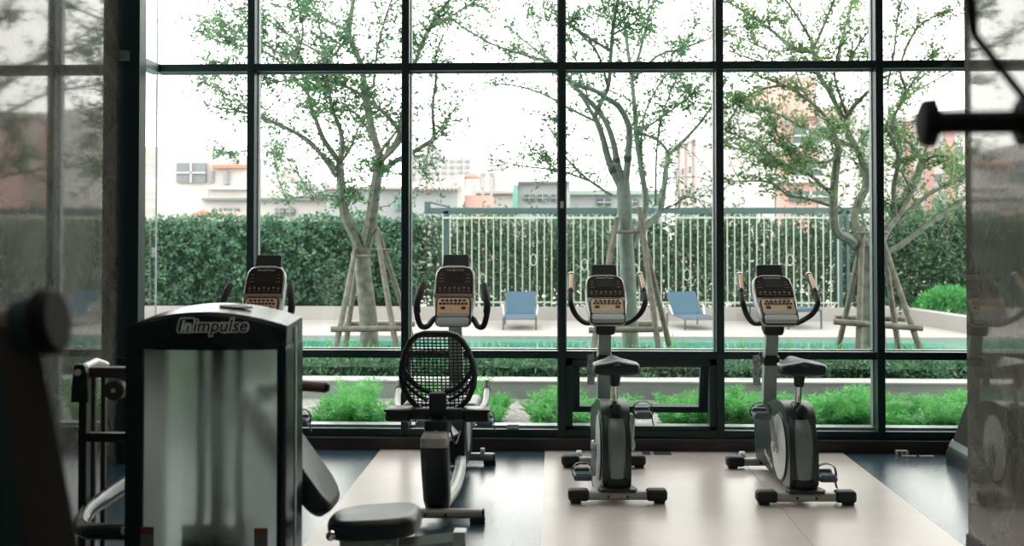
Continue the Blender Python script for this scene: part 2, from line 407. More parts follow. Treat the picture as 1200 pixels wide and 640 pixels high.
ZT = ZP(77, YF); ZM = ZP(416, YF); ZB = 0.13
MUL = [XP(p, YF) for p in (293, 474.5, 658.5, 844, 1032)] + [XP(1222, YF), XP(1415, YF), 4.98]
left_edges = [X0 + 0.02] + MUL[:-1]
MW = 0.05
def win_root(k):
    e = bpy.data.objects.new('window_%d' % k, None); C.objects.link(e); e['kind'] = 'structure'; return e
for i, (xa, xb) in enumerate(zip(left_edges, MUL)):
    w = win_root(i + 2)
    mb = MB(); mb.lo(xb - MW / 2, xb + MW / 2, YF, YG - 0.015, 0.078, ZC, 0.003); mb.build('mullion', 'frame', w)
    mb = MB(); mb.lo(xb - MW / 2 - 0.006, xb + MW / 2 + 0.006, YG - 0.03, YG + 0.03, 0.078, ZC); mb.build('glazing_bead', 'bead', w)
    x0, x1 = xa + (MW / 2 if i else 0), xb - MW / 2
    for z, h in ((ZT, 0.05), (ZM, 0.05)):
        mb = MB(); mb.lo(x0, x1, YF + 0.005, YG - 0.02, z - h / 2, z + h / 2, 0.002); mb.build('transom', 'frame', w)
        mb = MB(); mb.lo(x0, x1, YG - 0.022, YG + 0.03, z - h / 2 - 0.006, z + h / 2 + 0.006); mb.build('transom_bead', 'bead', w)
    mb = MB(); mb.lo(x0, x1, YF, YG + 0.02, 0.078, ZB, 0.003); mb.build('bottom_rail', 'frame', w)
    mb = MB(); mb.lo(x0, x1, YG - 0.05, YG + 0.06, ZB, ZB + 0.014); mb.build('sill', 'bead', w)
    mb = MB(); mb.lo(x0, x1, YG - 0.004, YG + 0.004, ZT + 0.02, ZC); mb.build('pane', 'glass', w)
    mb = MB(); mb.lo(x0, x1, YG - 0.004, YG + 0.004, ZM + 0.02, ZT - 0.02); mb.build('pane', 'glass', w)
    if i != 3:
        mb = MB(); mb.lo(x0, x1, YG - 0.004, YG + 0.004, ZB, ZM - 0.02); mb.build('pane', 'glass', w)
    else:
        zt, zb, f = ZM - 0.025, ZB, 0.045
        mb = MB()
        mb.lo(x0, x0 + f, YF + 0.01, YG, zb, zt, 0.003); mb.lo(x1 - f, x1, YF + 0.01, YG, zb, zt, 0.003)
        mb.lo(x0, x1, YF + 0.01, YG, zt - f, zt, 0.003); mb.lo(x0, x1, YF + 0.01, YG, zb, zb + 0.025, 0.003)
        mb.build('vent_frame', 'frame', w)
        # top-hung sash pushed outwards at its foot
        hx0, hx1, sh, sf = x0 + f + 0.004, x1 - f - 0.004, zt - f - zb - 0.062, 0.045
        e = bpy.data.objects.new('vent_sash', None); C.objects.link(e); e.parent = w; e.location = (0, YG - 0.03, zt - f - 0.002); e.rotation_euler = (R(20), 0, 0)
        mb = MB()
        mb.lo(hx0 - 0.02, hx0 + sf, 0, 0.045, -sh, 0, 0.003); mb.lo(hx1 - sf, hx1 + 0.02, 0, 0.045, -sh, 0, 0.003)
        mb.lo(hx0, hx1, 0, 0.045, -0.02, 0, 0.003); mb.lo(hx0, hx1, 0, 0.045, -sh, -sh + sf, 0.003)
        mb.lo((hx0 + hx1) / 2 - 0.05, (hx0 + hx1) / 2 + 0.05, -0.02, 0.0, -sh + 0.012, -sh + 0.03, 0.004)
        mb.build('sash_frame', 'frame', e)
        mb = MB(); mb.lo(hx0 + 0.02, hx1 - 0.04, 0.02, 0.026, -sh + 0.04, -0.015); mb.build('sash_pane', 'glass', e)
# side glazing that turns the corner, with its wide post
w = win_root(1)
mb = MB(); mb.lo(X0 - 0.03, X0 + 0.115, YE + 0.03, YE + 0.15, 0.0, ZC, 0.003); mb.build('corner_post', 'frame', w)
for z in (ZT, ZM):
    mb = MB(); mb.lo(X0 - 0.03, X0 + 0.055, YE, 7.75, z - 0.03, z + 0.03, 0.002); mb.build('transom', 'frame' if z == ZM else 'bead', w)
mb = MB(); mb.lo(X0 - 0.03, X0 + 0.05, YE, 7.75, 0.0, ZB, 0.002); mb.build('bottom_rail', 'frame', w)
mb = MB(); mb.lo(X0 - 0.004, X0 + 0.004, YE, 7.74, ZB, ZC); mb.build('pane', 'glass', w)
mb = MB(); mb.lo(X0 - 0.005, X0 + 0.006, 7.742, 7.753, ZB, ZC); mb.build('corner_joint', 'bead', w)

# unseen ceiling panels added as warm fill light for the room
for k, (lx, ly) in enumerate(((-1.4, 3.2), (0.6, 3.2), (-1.4, 0.2), (0.6, 0.2), (0.6, -2.6))):
    t = thing('ceiling_fill_light', 'unseen square warm fill light panel added above the gym floor', 'ceiling light', (lx, ly, ZC), group='added warm fill light panels')
    mb = MB(); mb.lo(-0.64, 0.64, -0.64, 0.64, -0.07, 0, 0.01); mb.build('housing', 'white', t)
    mb = MB(); mb.lo(-0.6, 0.6, -0.6, 0.6, -0.08, -0.068); mb.build('diffuser', 'lamp', t)

# ------------------------------------------------------------------ outside ground, pool, walls
def slab(name, m, x0, x1, y0, y1, z0, z1, r=0.0):
    o = MB().lo(x0, x1, y0, y1, z0, z1, r).build(name, m); return struct(o)
slab('outside_ground', 'soil', -90, 90, 18.9, 160, -0.4, -0.02)
slab('planting_bed', 'gravel', -14, 14, 7.9, 9.83, -0.3, 0.01)
slab('concrete_curb', 'concrete', -14, 14, 9.83, 10.09, -0.3, 0.15)
slab('curb_coping', 'coping', -14, 14, 9.82, 10.10, 0.15, 0.165, 0.003)
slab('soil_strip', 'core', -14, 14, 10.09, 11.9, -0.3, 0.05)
slab('pool_water', 'water', -14, 14, 11.9, 15.85, -0.3, -0.04)
slab('pool_coping', 'coping', -14, 14, 11.75, 11.98, -0.3, 0.02)
slab('pool_deck', 'deck', -14, 14, 15.85, 18.66, -0.3, 0.0)
slab('planter_wall', 'deck', -14, 5.48, 18.66, 18.9, -0.1, 0.205, 0.004)
# planter wall that swings towards the building at the far end
a, b = Vector((5.60, 18.60, 0)), Vector((6.02, 15.9, 0))
o = MB().box(((a.x + b.x) / 2, (a.y + b.y) / 2, 0.05), ((b - a).length, 0.22, 0.34), 0.005, rot=(0, 0, math.atan2(b.y - a.y, b.x - a.x))).build('planter_wall_return', 'deck'); struct(o)

# ------------------------------------------------------------------ fence behind the pool
YFN = 18.8
fx0, fx1 = XP(519, YFN), XP(982, YFN)
fen = thing('picket_fence', 'white metal bar fence standing on the planter wall behind the pool', 'fence', (0, YFN, 0.2))
mb = MB(); mb.lo(fx0, fx1, -0.012, 0.012, 0.07, 0.095); mb.build('bottom_rail', 'fence', fen)
mb = MB(); mb.lo(fx0, fx1, -0.012, 0.012, 1.44, 1.47); mb.build('top_rail', 'fence', fen)
nb = int((fx1 - fx0) / 0.118); bar = None
for k in range(nb + 1):
    x = fx0 + (fx1 - fx0) * k / nb
    if bar is None:
        bar = MB().lo(-0.0085, 0.0085, -0.0085, 0.0085, 0.0, 1.5).build('fence_bar', 'fence', fen); b2 = bar
    else:
        b2 = bar.copy(); C.objects.link(b2); b2.parent = fen
    b2.location = (x, 0, 0)
ring = None
for k in range(5, nb, 7):
    x = fx0 + (fx1 - fx0) * (k + 0.5) / nb
    if ring is None:
        ring = MB().tube([(0.05 * math.cos(a), 0, 0.09 * math.sin(a)) for a in np.linspace(0, 2 * math.pi, 16, endpoint=False)], 0.008, 6, closed=True).build('fence_ring', 'fence', fen); b2 = ring
    else:
        b2 = ring.copy(); C.objects.link(b2); b2.parent = fen
    b2.location = (x, 0, 0.45 + 0.4 * ((k * 37) % 5) / 5)
bm_ = thing('pergola_beam', 'dark teal steel beam on posts running along the top of the bar fence', 'beam', (0, YFN + 0.10, 0.2))
ba, bb, zt = XP(497, YFN), XP(1032, YFN), ZP(247, YFN) - 0.2
mb = MB(); mb.lo(ba, bb, -0.05, 0.05, zt - 0.05, zt + 0.05, 0.004); mb.build('beam', 'beam', bm_)
mb = MB(); mb.lo(ba, ba + 0.09, -0.06, 0.06, zt - 0.05, zt + 0.15, 0.004); mb.build('end_block', 'beam', bm_)
mb = MB(); mb.box((ba + 0.25, 0, zt + 0.10), (0.36, 0.05, 0.03), 0.004, rot=(0, R(14), 0)); mb.build('brace', 'beam', bm_)
for px, ww in ((524, 0.09), (980, 0.10), (990, 0.05), (1028, 0.1)):
    x = XP(px, YFN + 0.25); mb = MB(); mb.lo(x - ww / 2, x + ww / 2, -0.05, 0.05, -0.2, zt, 0.004); mb.build('post', 'beam', bm_)

# ------------------------------------------------------------------ hedges and planting
def leafy(x0, x1, y0, y1, z0, z1, n, L, W, upb=0.2, top_wobble=0.08, bias=1.0):
    c = np.stack([NPR.uniform(x0, x1, n), y0 + (y1 - y0) * NPR.uniform(0, 1, n) ** bias, NPR.uniform(0, 1, n)], 1)
    zt = z1 + top_wobble * (np.sin(c[:, 0] * 3.1) * 0.5 + np.sin(c[:, 0] * 7.7 + 1.3) * 0.5)
    c[:, 1] += 0.10 * np.sin(c[:, 0] * 4.3 + c[:, 2] * 6) + (0.10 * np.sin(c[:, 0] * 13.1 + 5 * np.sin(c[:, 2] * 9)) if y0 > 15 else 0)
    c[:, 2] = z0 + (zt - z0) * c[:, 2]
    d = NPR.normal(size=(n, 3)); d[:, 2] += upb
    return leaf_geo(c, d, L, W)
hd = thing('hedge', 'dense clipped green hedge along the planter wall behind the pool', 'hedge', (0, 0, 0))
hx0, hx1 = -11.0, XP(478, 19.2)
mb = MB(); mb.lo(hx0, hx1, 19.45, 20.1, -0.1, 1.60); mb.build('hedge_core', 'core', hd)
quads_obj('foliage', np.concatenate([leafy(XP(130, 19.2), hx1 + 0.2, 19.10, 20.0, 0.22, 1.70, 21000, 0.085, 0.045, bias=1.6), leafy(hx0, XP(130, 19.2), 19.10, 20.0, 0.22, 1.70, 9000, 0.10, 0.06, bias=1.6)]), 'hedge', hd)

vn = thing('climbing_plant_screen', 'tall leafy climbing plants growing behind the white bar fence', 'climbing plant', (0, 0, 0))
vx0, vx1 = XP(486, 19.4), 11.5
mb = MB()
for x in np.arange(vx0, 9.0, 0.21):
    xx = x + random.uniform(-.06, .06); zz = random.uniform(1.55, 1.95)
    mb.tube([(xx, 19.5, -0.1), (xx + random.uniform(-.05, .05), 19.5, zz * .5), (xx + random.uniform(-.1, .1), 19.45, zz)], 0.012, 5)
mb.build('stems', 'twig', vn)
V = [leafy(vx0, XP(1150, 19.4), 19.30, 19.9, 0.22, 1.72, 27000, 0.09, 0.045, top_wobble=0.12), leafy(XP(1150, 19.4), vx1, 19.3, 20.0, 0.22, 2.1, 5000, 0.12, 0.06),
     leafy(XP(1040, 19.4), XP(1180, 19.4), 19.3, 19.9, 0.22, 1.85, 5000, 0.085, 0.045, top_wobble=0.25)]
for k in range(46):     # thicker clumps
    cx = random.uniform(vx0, XP(1150, 19.4)); cz = random.uniform(0.4, 1.6); n = 120
    c = NPR.normal(size=(n, 3)) * np.array([0.16, 0.07, 0.22]) + np.array([cx, 19.45, cz]); V.append(leaf_geo(c, NPR.normal(size=(n, 3)), 0.09, 0.045))
quads_obj('foliage', np.concatenate(V), 'vine', vn)
hb = thing('back_hedge', 'dark hedge standing close behind the climbing plants', 'hedge', (0, 0, 0))
quads_obj('foliage', leafy(vx0, 11.0, 20.5, 21.2, 0.0, 1.35, 12000, 0.12, 0.07, top_wobble=0.3), 'hedge', hb)

for k, (px, py, Y, w_, h_, m_, lb) in enumerate((
        (1112, 352, 18.75, 0.55, 0.42, 'bright', 'bright green rounded shrub behind the swinging planter wall'),
        (1172, 352, 18.0, 0.45, 0.45, 'bright', 'bright green shrub half hidden by the marble wall'),
        (1168, 366, 17.2, 0.25, 0.22, 'vine', 'pale variegated low shrub in front of the bright green shrub'))):
    c0 = P(px, py, Y); n = 3200
    c = NPR.normal(size=(n, 3)); c /= np.linalg.norm(c, axis=1, keepdims=True); c *= NPR.uniform(0.55, 1, (n, 1)) ** 0.5
    c[:, 2] = np.abs(c[:, 2]); V = c * np.array([w_, w_ * 0.7, h_]) + np.array([c0.x, c0.y, 0.12])
    t = thing('garden_shrub', lb, 'shrub', (0, 0, 0), group='shrubs behind the planter wall')
    quads_obj('foliage', leaf_geo(V, c + NPR.normal(size=(n, 3)) * 0.6 + np.array([0, 0, 0.3]), 0.075, 0.03), m_, t)
    mb = MB()
    for q in range(6):
        a = random.uniform(0, 6.28); mb.tube([(c0.x, c0.y, -0.1), (c0.x + w_ * .5 * math.cos(a), c0.y + w_ * .35 * math.sin(a), 0.1 + h_ * 0.6)], [0.02, 0.006], 6)
    mb.build('stems', 'twig', t)

# low hedge strip with blade-leaved plants
lh = thing('low_hedge', 'low dark green hedge strip behind the pale concrete curb', 'hedge', (0, 0, 0))
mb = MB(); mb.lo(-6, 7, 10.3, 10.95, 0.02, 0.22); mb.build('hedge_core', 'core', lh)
quads_obj('foliage', leafy(-4.5, 5.5, 10.15, 10.95, 0.10, 0.31, 15000, 0.062, 0.028, upb=0.7, top_wobble=0.04, bias=1.4), 'low', lh)
V = []
for k in range(210):
    cx, cy = random.uniform(-4.3, 5.3), random.uniform(10.98, 11.6); n = 6
    d = NPR.normal(size=(n, 3)) * np.array([0.6, 0.6, 0.2]) + np.array([0, 0, 0.9])
    V.append(leaf_geo(np.tile(np.array([[cx, cy, 0.175]]), (n, 1)) + NPR.normal(size=(n, 3)) * 0.02, d, 0.19, 0.024))
bo = quads_obj('blade_grass', np.concatenate(V), 'blade'); tag(bo, 'spiky bright green blades growing along the pool edge', 'grass', kind='stuff')

# feathery shrubs in the bed right outside the window
def feather(seed, h):
    rs = np.random.RandomState(seed); V = []
    for s_ in range(46):
        a = rs.uniform(0, 6.28); ro = rs.uniform(0, 0.10); lean = rs.uniform(0.0, 0.16); hh = h * rs.uniform(0.55, 1.05)
        t = np.linspace(0.15, 1, 24)
        pts = np.stack([math.cos(a) * (ro + lean * t ** 1.5), math.sin(a) * (ro + lean * t ** 1.5), hh * t], 1)
        d = rs.normal(size=(24, 3)) * np.array([1, 1, 0.4]) + np.array([math.cos(a) * .4, math.sin(a) * .4, 0.7])
        V.append(leaf_geo(pts, d, 0.06, 0.011, rs)); V.append(leaf_geo(pts, -d * np.array([1, 1, -1]), 0.06, 0.011, rs))
    return np.concatenate(V)
protos = [feather(3, 0.30), feather(5, 0.36), feather(9, 0.25)]
pm = []
for q, V in enumerate(protos):
    t = thing('feathery_shrub', 'bright green feathery shrub in the gravel bed outside the window', 'shrub', (0, 0, 0), group='feathery shrubs outside the window')
    quads_obj('foliage', V, 'fern', t)
    mb = MB()
    for s_ in range(12):
        a = s_ * 0.52; mb.tube([(0.02 * math.cos(a), 0.02 * math.sin(a), -0.02), (0.12 * math.cos(a), 0.12 * math.sin(a), 0.2)], [0.004, 0.0015], 5)
    mb.build('stems', 'fern', t)
    pm.append([t, False])
rr = random.Random(21)
spots = []
for row, (yy, step) in enumerate(((8.12, 0.21), (8.42, 0.23), (8.75, 0.27))):
    x = -3.6 + 0.11 * row
    while x < 4.2:
        spots.append((x + rr.uniform(-.05, .05), yy + rr.uniform(-.1, .1), row)); x += step
gaps = [(-1.95, -1.72), (-0.32, -0.05), (0.62, 0.74), (-2.55, -2.42)]
for (x, y, row) in spots:
    if any(a < x < b for a, b in gaps): continue
    k = rr.randrange(3); e = pm[k]
    if not e[1]: t = e[0]; e[1] = True
    else: t = copy_tree(e[0])
    sc_ = rr.uniform(0.60, 0.95) * (0.90 if row == 0 else 0.84)
    t.location = (x, y, 0.01); t.rotation_euler = (0, 0, rr.uniform(0, 6.28)); t.scale = (sc_ * 1.15, sc_ * 1.15, sc_)

# ------------------------------------------------------------------ trees
YT = 11.55
TPX = YT / FPX
def build_tree(name, label, limbs, seed, bark, leafm, ntwig, lpt, bands=None, trunkn=1, tufts=()):
    rs = random.Random(seed); rn = np.random.RandomState(seed)
    t = thing(name, label, 'tree', (P(limbs[0][0][0][0], 420, YT).x, YT, 0.0))
    t['group'] = 'trees by the pool'
    off = t.location.copy()
    known = []
    lines = []
    for li, (pts, w0, w1) in enumerate(limbs):
        if known and li >= trunkn:
            q = min(known, key=lambda k: (k[0] - pts[0][0]) ** 2 + (k[1] - pts[0][1]) ** 2); dy0 = q[2]
        else: dy0 = 0.0
        dy1 = dy0 + (0 if li < trunkn else rs.uniform(-0.9, 0.9) * min(1, len(pts) / 4))
        n = len(pts); wp = []
        for i, (px, py) in enumerate(pts):
            f = i / (n - 1); dy = dy0 + (dy1 - dy0) * f; wp.append(P(px, py, YT + dy)); known.append((px, py, dy))
        sp = smooth(wp, 5)
        lines.append((sp, [(w0 + (w1 - w0) * i / (len(sp) - 1)) * TPX * 0.5 for i in range(len(sp))]))
    mb = MB()
    for sp, rad in lines[:trunkn]: mb.tube([p - off for p in sp], rad, 12)
    mb.build('trunk', bark, t)
    mb = MB()
    for sp, rad in lines[trunkn:]: mb.tube([p - off for p in sp], [max(r_, 0.0035) for r_ in rad], 7)
    mb.build('branches', bark, t)
    # twigs and leaves along the thinner limbs
    mb = MB(); cen, dr = [], []
    cand = [(sp, rad) for sp, rad in lines[trunkn:]]
    wts = [max(0.2, sum((sp[i + 1] - sp[i]).length for i in range(len(sp) - 1))) for sp, rad in cand]
    for k in range(ntwig):
        sp, rad = rs.choices(cand, wts)[0]
        i = int(len(sp) * (rs.random() ** 0.6) * 0.98); p = sp[i]
        if p.z < 1.55: continue
        tg = (sp[min(i + 1, len(sp) - 1)] - sp[max(i - 1, 0)]).normalized()
        d = (tg * rs.uniform(0.3, 0.9) + Vector((rs.gauss(0, .6), rs.gauss(0, .6), rs.gauss(0.25, .5)))).normalized()
        ln = rs.uniform(0.12, 0.42)
        q1 = p + d * ln * 0.5 + Vector((0, 0, rs.uniform(-.02, .03))); q2 = p + d * ln + Vector((0, 0, rs.uniform(-.06, .08)))
        mb.tube([p - off, q1 - off, q2 - off], [0.0045, 0.0035, 0.002], 4)
        for q in range(lpt):
            f = rs.uniform(0.15, 1.05); b = p.lerp(q2, f)
            cen.append(b - off + Vector((rs.gauss(0, .02), rs.gauss(0, .02), rs.gauss(0, .02)))); dr.append(Vector((rs.gauss(0, 1), rs.gauss(0, 1), rs.gauss(-0.1, .8))))
    for sp, rad in cand:    # leaf rosettes directly on the limbs
        for i in range(2, len(sp)):
            if sp[i].z < 1.6 or rad[i] > 0.03: continue
            for q in range(3):
                cen.append(sp[i] - off + Vector((rs.gauss(0, .035), rs.gauss(0, .035), rs.gauss(0.01, .035)))); dr.append(Vector((rs.gauss(0, 1), rs.gauss(0, 1), rs.gauss(0.2, .8))))
    for (px, py, rad_) in tufts:      # dense tufts of leaves where many twigs meet
        q = min(known, key=lambda k: (k[0] - px) ** 2 + (k[1] - py) ** 2); c0 = P(px, py, YT + q[2]) - off; kk = P(q[0], q[1], YT + q[2]) - off
        mb.tube([kk, c0], [0.006, 0.003], 5)
        for e in range(9):
            tip = c0 + Vector((rs.gauss(0, 1), rs.gauss(0, .8), rs.gauss(0, .8))) * rad_ * 0.9; mb.tube([c0, tip], [0.0035, 0.002], 4)
            for w_ in range(int(150 * rad_)):
                cen.append(c0.lerp(tip, rs.uniform(0.2, 1.1)) + Vector((rs.gauss(0, .02), rs.gauss(0, .02), rs.gauss(0, .02)))); dr.append(Vector((rs.gauss(0, 1), rs.gauss(0, 1), rs.gauss(0, .8))))
    mb.build('twigs', 'twig', t)
    quads_obj('foliage', leaf_geo(np.array([tuple(c) for c in cen]), np.array([tuple(c) for c in dr]), 0.050, 0.025, rn), leafm, t)
    if bands:
        for (sp_i, py0, py1) in bands:
            sp, rad = lines[sp_i]
            seg = [(p, r_) for p, r_ in zip(sp, rad) if ZP(py1, YT) <= p.z <= ZP(py0, YT)]
            if len(seg) >= 2: MB().tube([p - off for p, r_ in seg], [r_ * 1.12 for p, r_ in seg], 12).build('trunk_band', 'band', t)
    return t

A = [([(433, 430), (432, 380), (428, 340), (425, 305), (428, 285)], 23, 17),
     ([(426, 300), (415, 275), (405, 255), (400, 225), (398, 190)], 15, 9), ([(428, 288), (434, 262), (438, 232), (443, 200), (446, 186)], 16, 10),
     ([(398, 190), (380, 165), (370, 140), (362, 115), (359, 88), (350, 60)], 7, 2), ([(398, 190), (401, 170), (398, 150), (390, 130), (386, 108), (381, 65), (372, 20)], 7, 2),
     ([(396, 200), (380, 185), (362, 165), (335, 150), (305, 138), (280, 130), (252, 126)], 6, 1.6), ([(394, 208), (375, 180), (348, 157), (322, 145), (302, 136)], 5, 2),
     ([(398, 192), (410, 175), (420, 150), (428, 140)], 4, 1.5), ([(446, 186), (437, 156), (429, 119), (424, 80), (413, 52), (409, 37), (413, 8), (417, -25)], 9, 5),
     ([(438, 165), (430, 150), (415, 132), (400, 130), (370, 133)], 4, 2), ([(443, 181), (460, 160), (474, 138), (480, 122)], 4, 2),
     ([(443, 205), (462, 190), (480, 181), (512, 161)], 7, 5), ([(509, 163), (507, 125), (511, 92), (510, 68), (520, 40)], 4, 2), ([(511, 158), (524, 140), (535, 125)], 2, 1), ([(504, 165), (500, 185), (499, 205)], 2, 1),
     ([(447, 188), (469, 163), (458, 140), (434, 119), (415, 106), (393, 97), (365, 88)], 6, 2.5),
     ([(400, 245), (392, 236), (378, 232), (352, 231), (336, 235)], 5, 2), ([(366, 231), (350, 205), (338, 193), (320, 178)], 3, 1.2), ([(337, 235), (326, 210), (318, 170)], 2, 1),
     ([(446, 190), (466, 162), (476, 112), (486, 75), (500, 40), (517, 12), (538, -12)], 6, 3.5), ([(505, 33), (530, 18), (552, 4), (570, -8)], 3, 1.2), ([(486, 76), (478, 52), (472, 35)], 3, 1),
     ([(386, 108), (345, 75), (310, 52), (275, 36), (250, 28)], 4, 1.2), ([(362, 112), (330, 75), (303, 58), (262, 50), (238, 40)], 3.5, 1.2), ([(381, 65), (345, 45), (310, 20), (285, -5)], 3.5, 1.5),
     ([(409, 37), (385, 25), (360, 8), (340, -10)], 4, 1.5), ([(409, 40), (395, 60), (382, 75)], 4, 2), ([(302, 137), (275, 115), (252, 103), (238, 95)], 2.5, 1), ([(424, 80), (440, 70), (465, 60)], 2, 1),
     ([(345, 75), (355, 40), (350, 10), (345, -15)], 3, 1.5), ([(438, 100), (442, 60), (452, 20), (462, -10)], 3, 1.2), ([(310, 52), (288, 22), (262, 0)], 2, 1), ([(360, 92), (320, 95), (285, 82), (255, 78)], 2.5, 1)]
build_tree('tree', 'multi-stemmed tree beside the recumbent bike farther from the wide grey tower', A, 4, 'bark', 'leaf', 800, 11, tufts=[(385, 113, .2), (372, 100, .18), (430, 104, .16), (428, 122, .14), (398, 52, .2), (385, 70, .18), (392, 85, .16), (330, 62, .18), (310, 92, .16), (300, 32, .18), (270, 45, .16), (258, 80, .14), (440, 200, .14), (402, 232, .14), (414, 226, .12), (478, 40, .16), (520, 22, .14), (268, 180, .14), (352, 15, .18), (445, 190, .12)])
B = [([(739, 430), (738, 380), (736, 330), (734, 290), (732, 250), (730, 212)], 20, 16),
     ([(727, 218), (714, 190), (706, 160), (697, 137)], 10, 6), ([(730, 214), (723, 190), (718, 165), (708, 140), (690, 118), (669, 98)], 9, 5), ([(733, 214), (736, 182), (737, 150), (726, 126), (711, 115), (697, 106), (671, 98)], 9, 5),
     ([(740, 290), (751, 264), (757, 238), (752, 200), (746, 160), (744, 130), (740, 90), (734, 45), (728, -10)], 9, 4),
     ([(697, 137), (705, 118), (713, 100), (716, 60), (719, 28), (727, -15)], 6, 3.5), ([(697, 138), (685, 118), (672, 99), (655, 88)], 5, 3),
     ([(752, 268), (772, 250), (778, 220), (781, 195), (784, 181)], 9, 6), ([(784, 181), (773, 166), (756, 158), (745, 155)], 4, 2.5), ([(784, 181), (796, 170), (815, 150), (832, 128), (845, 106), (852, 90)], 5, 2),
     ([(770, 248), (790, 240), (806, 231), (820, 235)], 3, 1), ([(747, 155), (775, 138), (808, 112), (836, 85)], 3, 1.2), ([(768, 240), (770, 170), (778, 130), (790, 98), (800, 80)], 3, 1.2),
     ([(757, 225), (752, 190), (754, 140), (772, 100), (790, 80)], 4, 1.5), ([(741, 95), (770, 66), (800, 57), (836, 44)], 4, 1.5), ([(742, 88), (750, 60), (760, 22), (772, -15)], 4, 2.5),
     ([(716, 60), (690, 44), (662, 25), (640, 10)], 4, 1.6), ([(712, 100), (700, 62), (678, 38), (655, 20)], 3.5, 1.4), ([(690, 118), (676, 72), (664, 40)], 2.5, 1),
     ([(672, 99), (654, 77), (620, 66), (580, 53), (550, 37), (528, 22)], 4.5, 1.4), ([(655, 78), (630, 60), (605, 40), (570, 12)], 3.5, 1.2), ([(640, 68), (630, 42), (618, -5)], 2.5, 1.2),
     ([(697, 142), (665, 126), (640, 112), (615, 103), (590, 99), (565, 97)], 3.5, 1.4), ([(717, 229), (690, 211), (665, 187), (650, 160), (637, 140)], 3.5, 1.2), ([(690, 212), (655, 200), (615, 195), (575, 186)], 3, 1.2), ([(655, 200), (640, 190), (622, 178)], 2, 1),
     ([(719, 40), (745, 25), (765, 5), (780, -10)], 3, 1.2), ([(734, 45), (715, 20), (700, -10)], 3, 1.2), ([(784, 100), (800, 60), (815, 30)], 1.8, 0.9), ([(808, 112), (795, 88), (780, 75)], 1.8, 0.9), ([(815, 150), (806, 125), (802, 100)], 1.8, 0.9)]
build_tree('tree', 'tree with pale green stems and dark bands behind the upright bike beside the vent sash', B, 9, 'bark2', 'leaf', 580, 9, tufts=[(745, 12, .2), (702, 12, .18), (738, 30, .16), (762, 32, .14), (664, 22, .16), (640, 185, .12), (652, 140, .12), (600, 60, .12), (815, 110, .14), (780, 125, .12), (800, 55, .12)], bands=[(1, 196, 208), (2, 183, 191), (3, 183, 191), (2, 197, 206), (3, 197, 206)])
Cc = [([(1026, 430), (1024, 390), (1021, 350), (1020, 315), (1020, 288)], 27, 28),
      ([(1012, 300), (997, 282), (981, 272), (977, 255), (978, 215), (983, 173)], 13, 8), ([(1018, 295), (1002, 262), (1004, 242), (1014, 220), (1013, 196), (1003, 173), (996, 160), (986, 136), (972, 108), (958, 84), (951, 50)], 11, 5),
      ([(983, 173), (975, 150), (964, 133), (947, 117), (919, 100), (885, 88)], 6, 2), ([(1000, 172), (981, 164), (955, 156), (938, 143)], 6, 3), ([(990, 140), (1003, 122), (1020, 105), (1034, 90)], 6, 2.5), ([(992, 134), (983, 108), (978, 84), (985, 50)], 4, 2),
      ([(978, 225), (966, 220), (947, 204), (916, 194), (902, 195), (882, 181), (850, 170)], 5, 1.6), ([(978, 243), (947, 233), (924, 229), (903, 214), (880, 212), (850, 213)], 4, 1.2), ([(916, 194), (890, 170), (868, 160), (848, 152)], 3, 1.2),
      ([(940, 150), (912, 134), (882, 125), (856, 111)], 4, 1.4), ([(919, 100), (890, 105), (865, 120), (848, 128)], 3, 1.2), ([(952, 60), (931, 57), (902, 34), (871, 12), (846, 0)], 6, 1.6), ([(953, 58), (965, 31), (979, -5)], 4, 2),
      ([(951, 48), (934, 19), (916, -8)], 4, 1.6), ([(981, 84), (986, 50), (992, 25), (1001, -5)], 4, 1.5), ([(990, 84), (998, 66), (1012, 44), (1026, 28)], 4, 1.5), ([(958, 86), (925, 78), (890, 72), (855, 60)], 4, 1.4), ([(947, 117), (935, 90), (930, 60)], 3, 1.4),
      ([(1030, 285), (1042, 264), (1053, 250), (1072, 213), (1081, 188)], 11, 9), ([(1050, 256), (1047, 220), (1053, 188), (1046, 162), (1038, 148)], 6, 3), ([(1032, 300), (1056, 287), (1086, 264), (1127, 235), (1150, 222)], 8, 4), ([(1050, 262), (1088, 228), (1124, 211), (1145, 190)], 6, 2.5),
      ([(1081, 190), (1068, 170), (1054, 158), (1040, 148)], 5, 3), ([(1056, 166), (1048, 138), (1060, 118), (1078, 104), (1118, 82)], 4, 1.6), ([(1040, 160), (1052, 128), (1064, 105), (1080, 82), (1095, 60)], 3.5, 1.4), ([(1064, 110), (1055, 80), (1070, 40), (1090, 22), (1118, 10)], 3.5, 1.4),
      ([(1081, 188), (1105, 182), (1119, 195), (1120, 212)], 3, 1.2), ([(1040, 100), (1048, 60), (1052, 20), (1060, -10)], 3, 1.4), ([(1056, 200), (1068, 225), (1075, 250)], 3, 2), ([(983, 176), (970, 190), (940, 185), (915, 165), (900, 130)], 4, 1.4), ([(1003, 176), (1020, 185), (1035, 180)], 3, 1.5),
      ([(931, 57), (905, 60), (870, 45), (850, 38)], 2.5, 1), ([(902, 34), (900, 10), (905, -10)], 2.5, 1)]
build_tree('tree', 'thick-trunked spreading tree behind the upright bike nearest the marble wall end', Cc, 14, 'bark', 'leafC', 900, 11, tufts=[(908, 148, .2), (903, 165, .18), (928, 186, .2), (925, 204, .18), (940, 62, .2), (985, 150, .14), (1066, 186, .14), (960, 72, .18), (912, 22, .16), (945, 170, .16), (868, 120, .14), (1100, 190, .12), (880, 30, .14), (1015, 60, .14), (1045, 240, .14)])

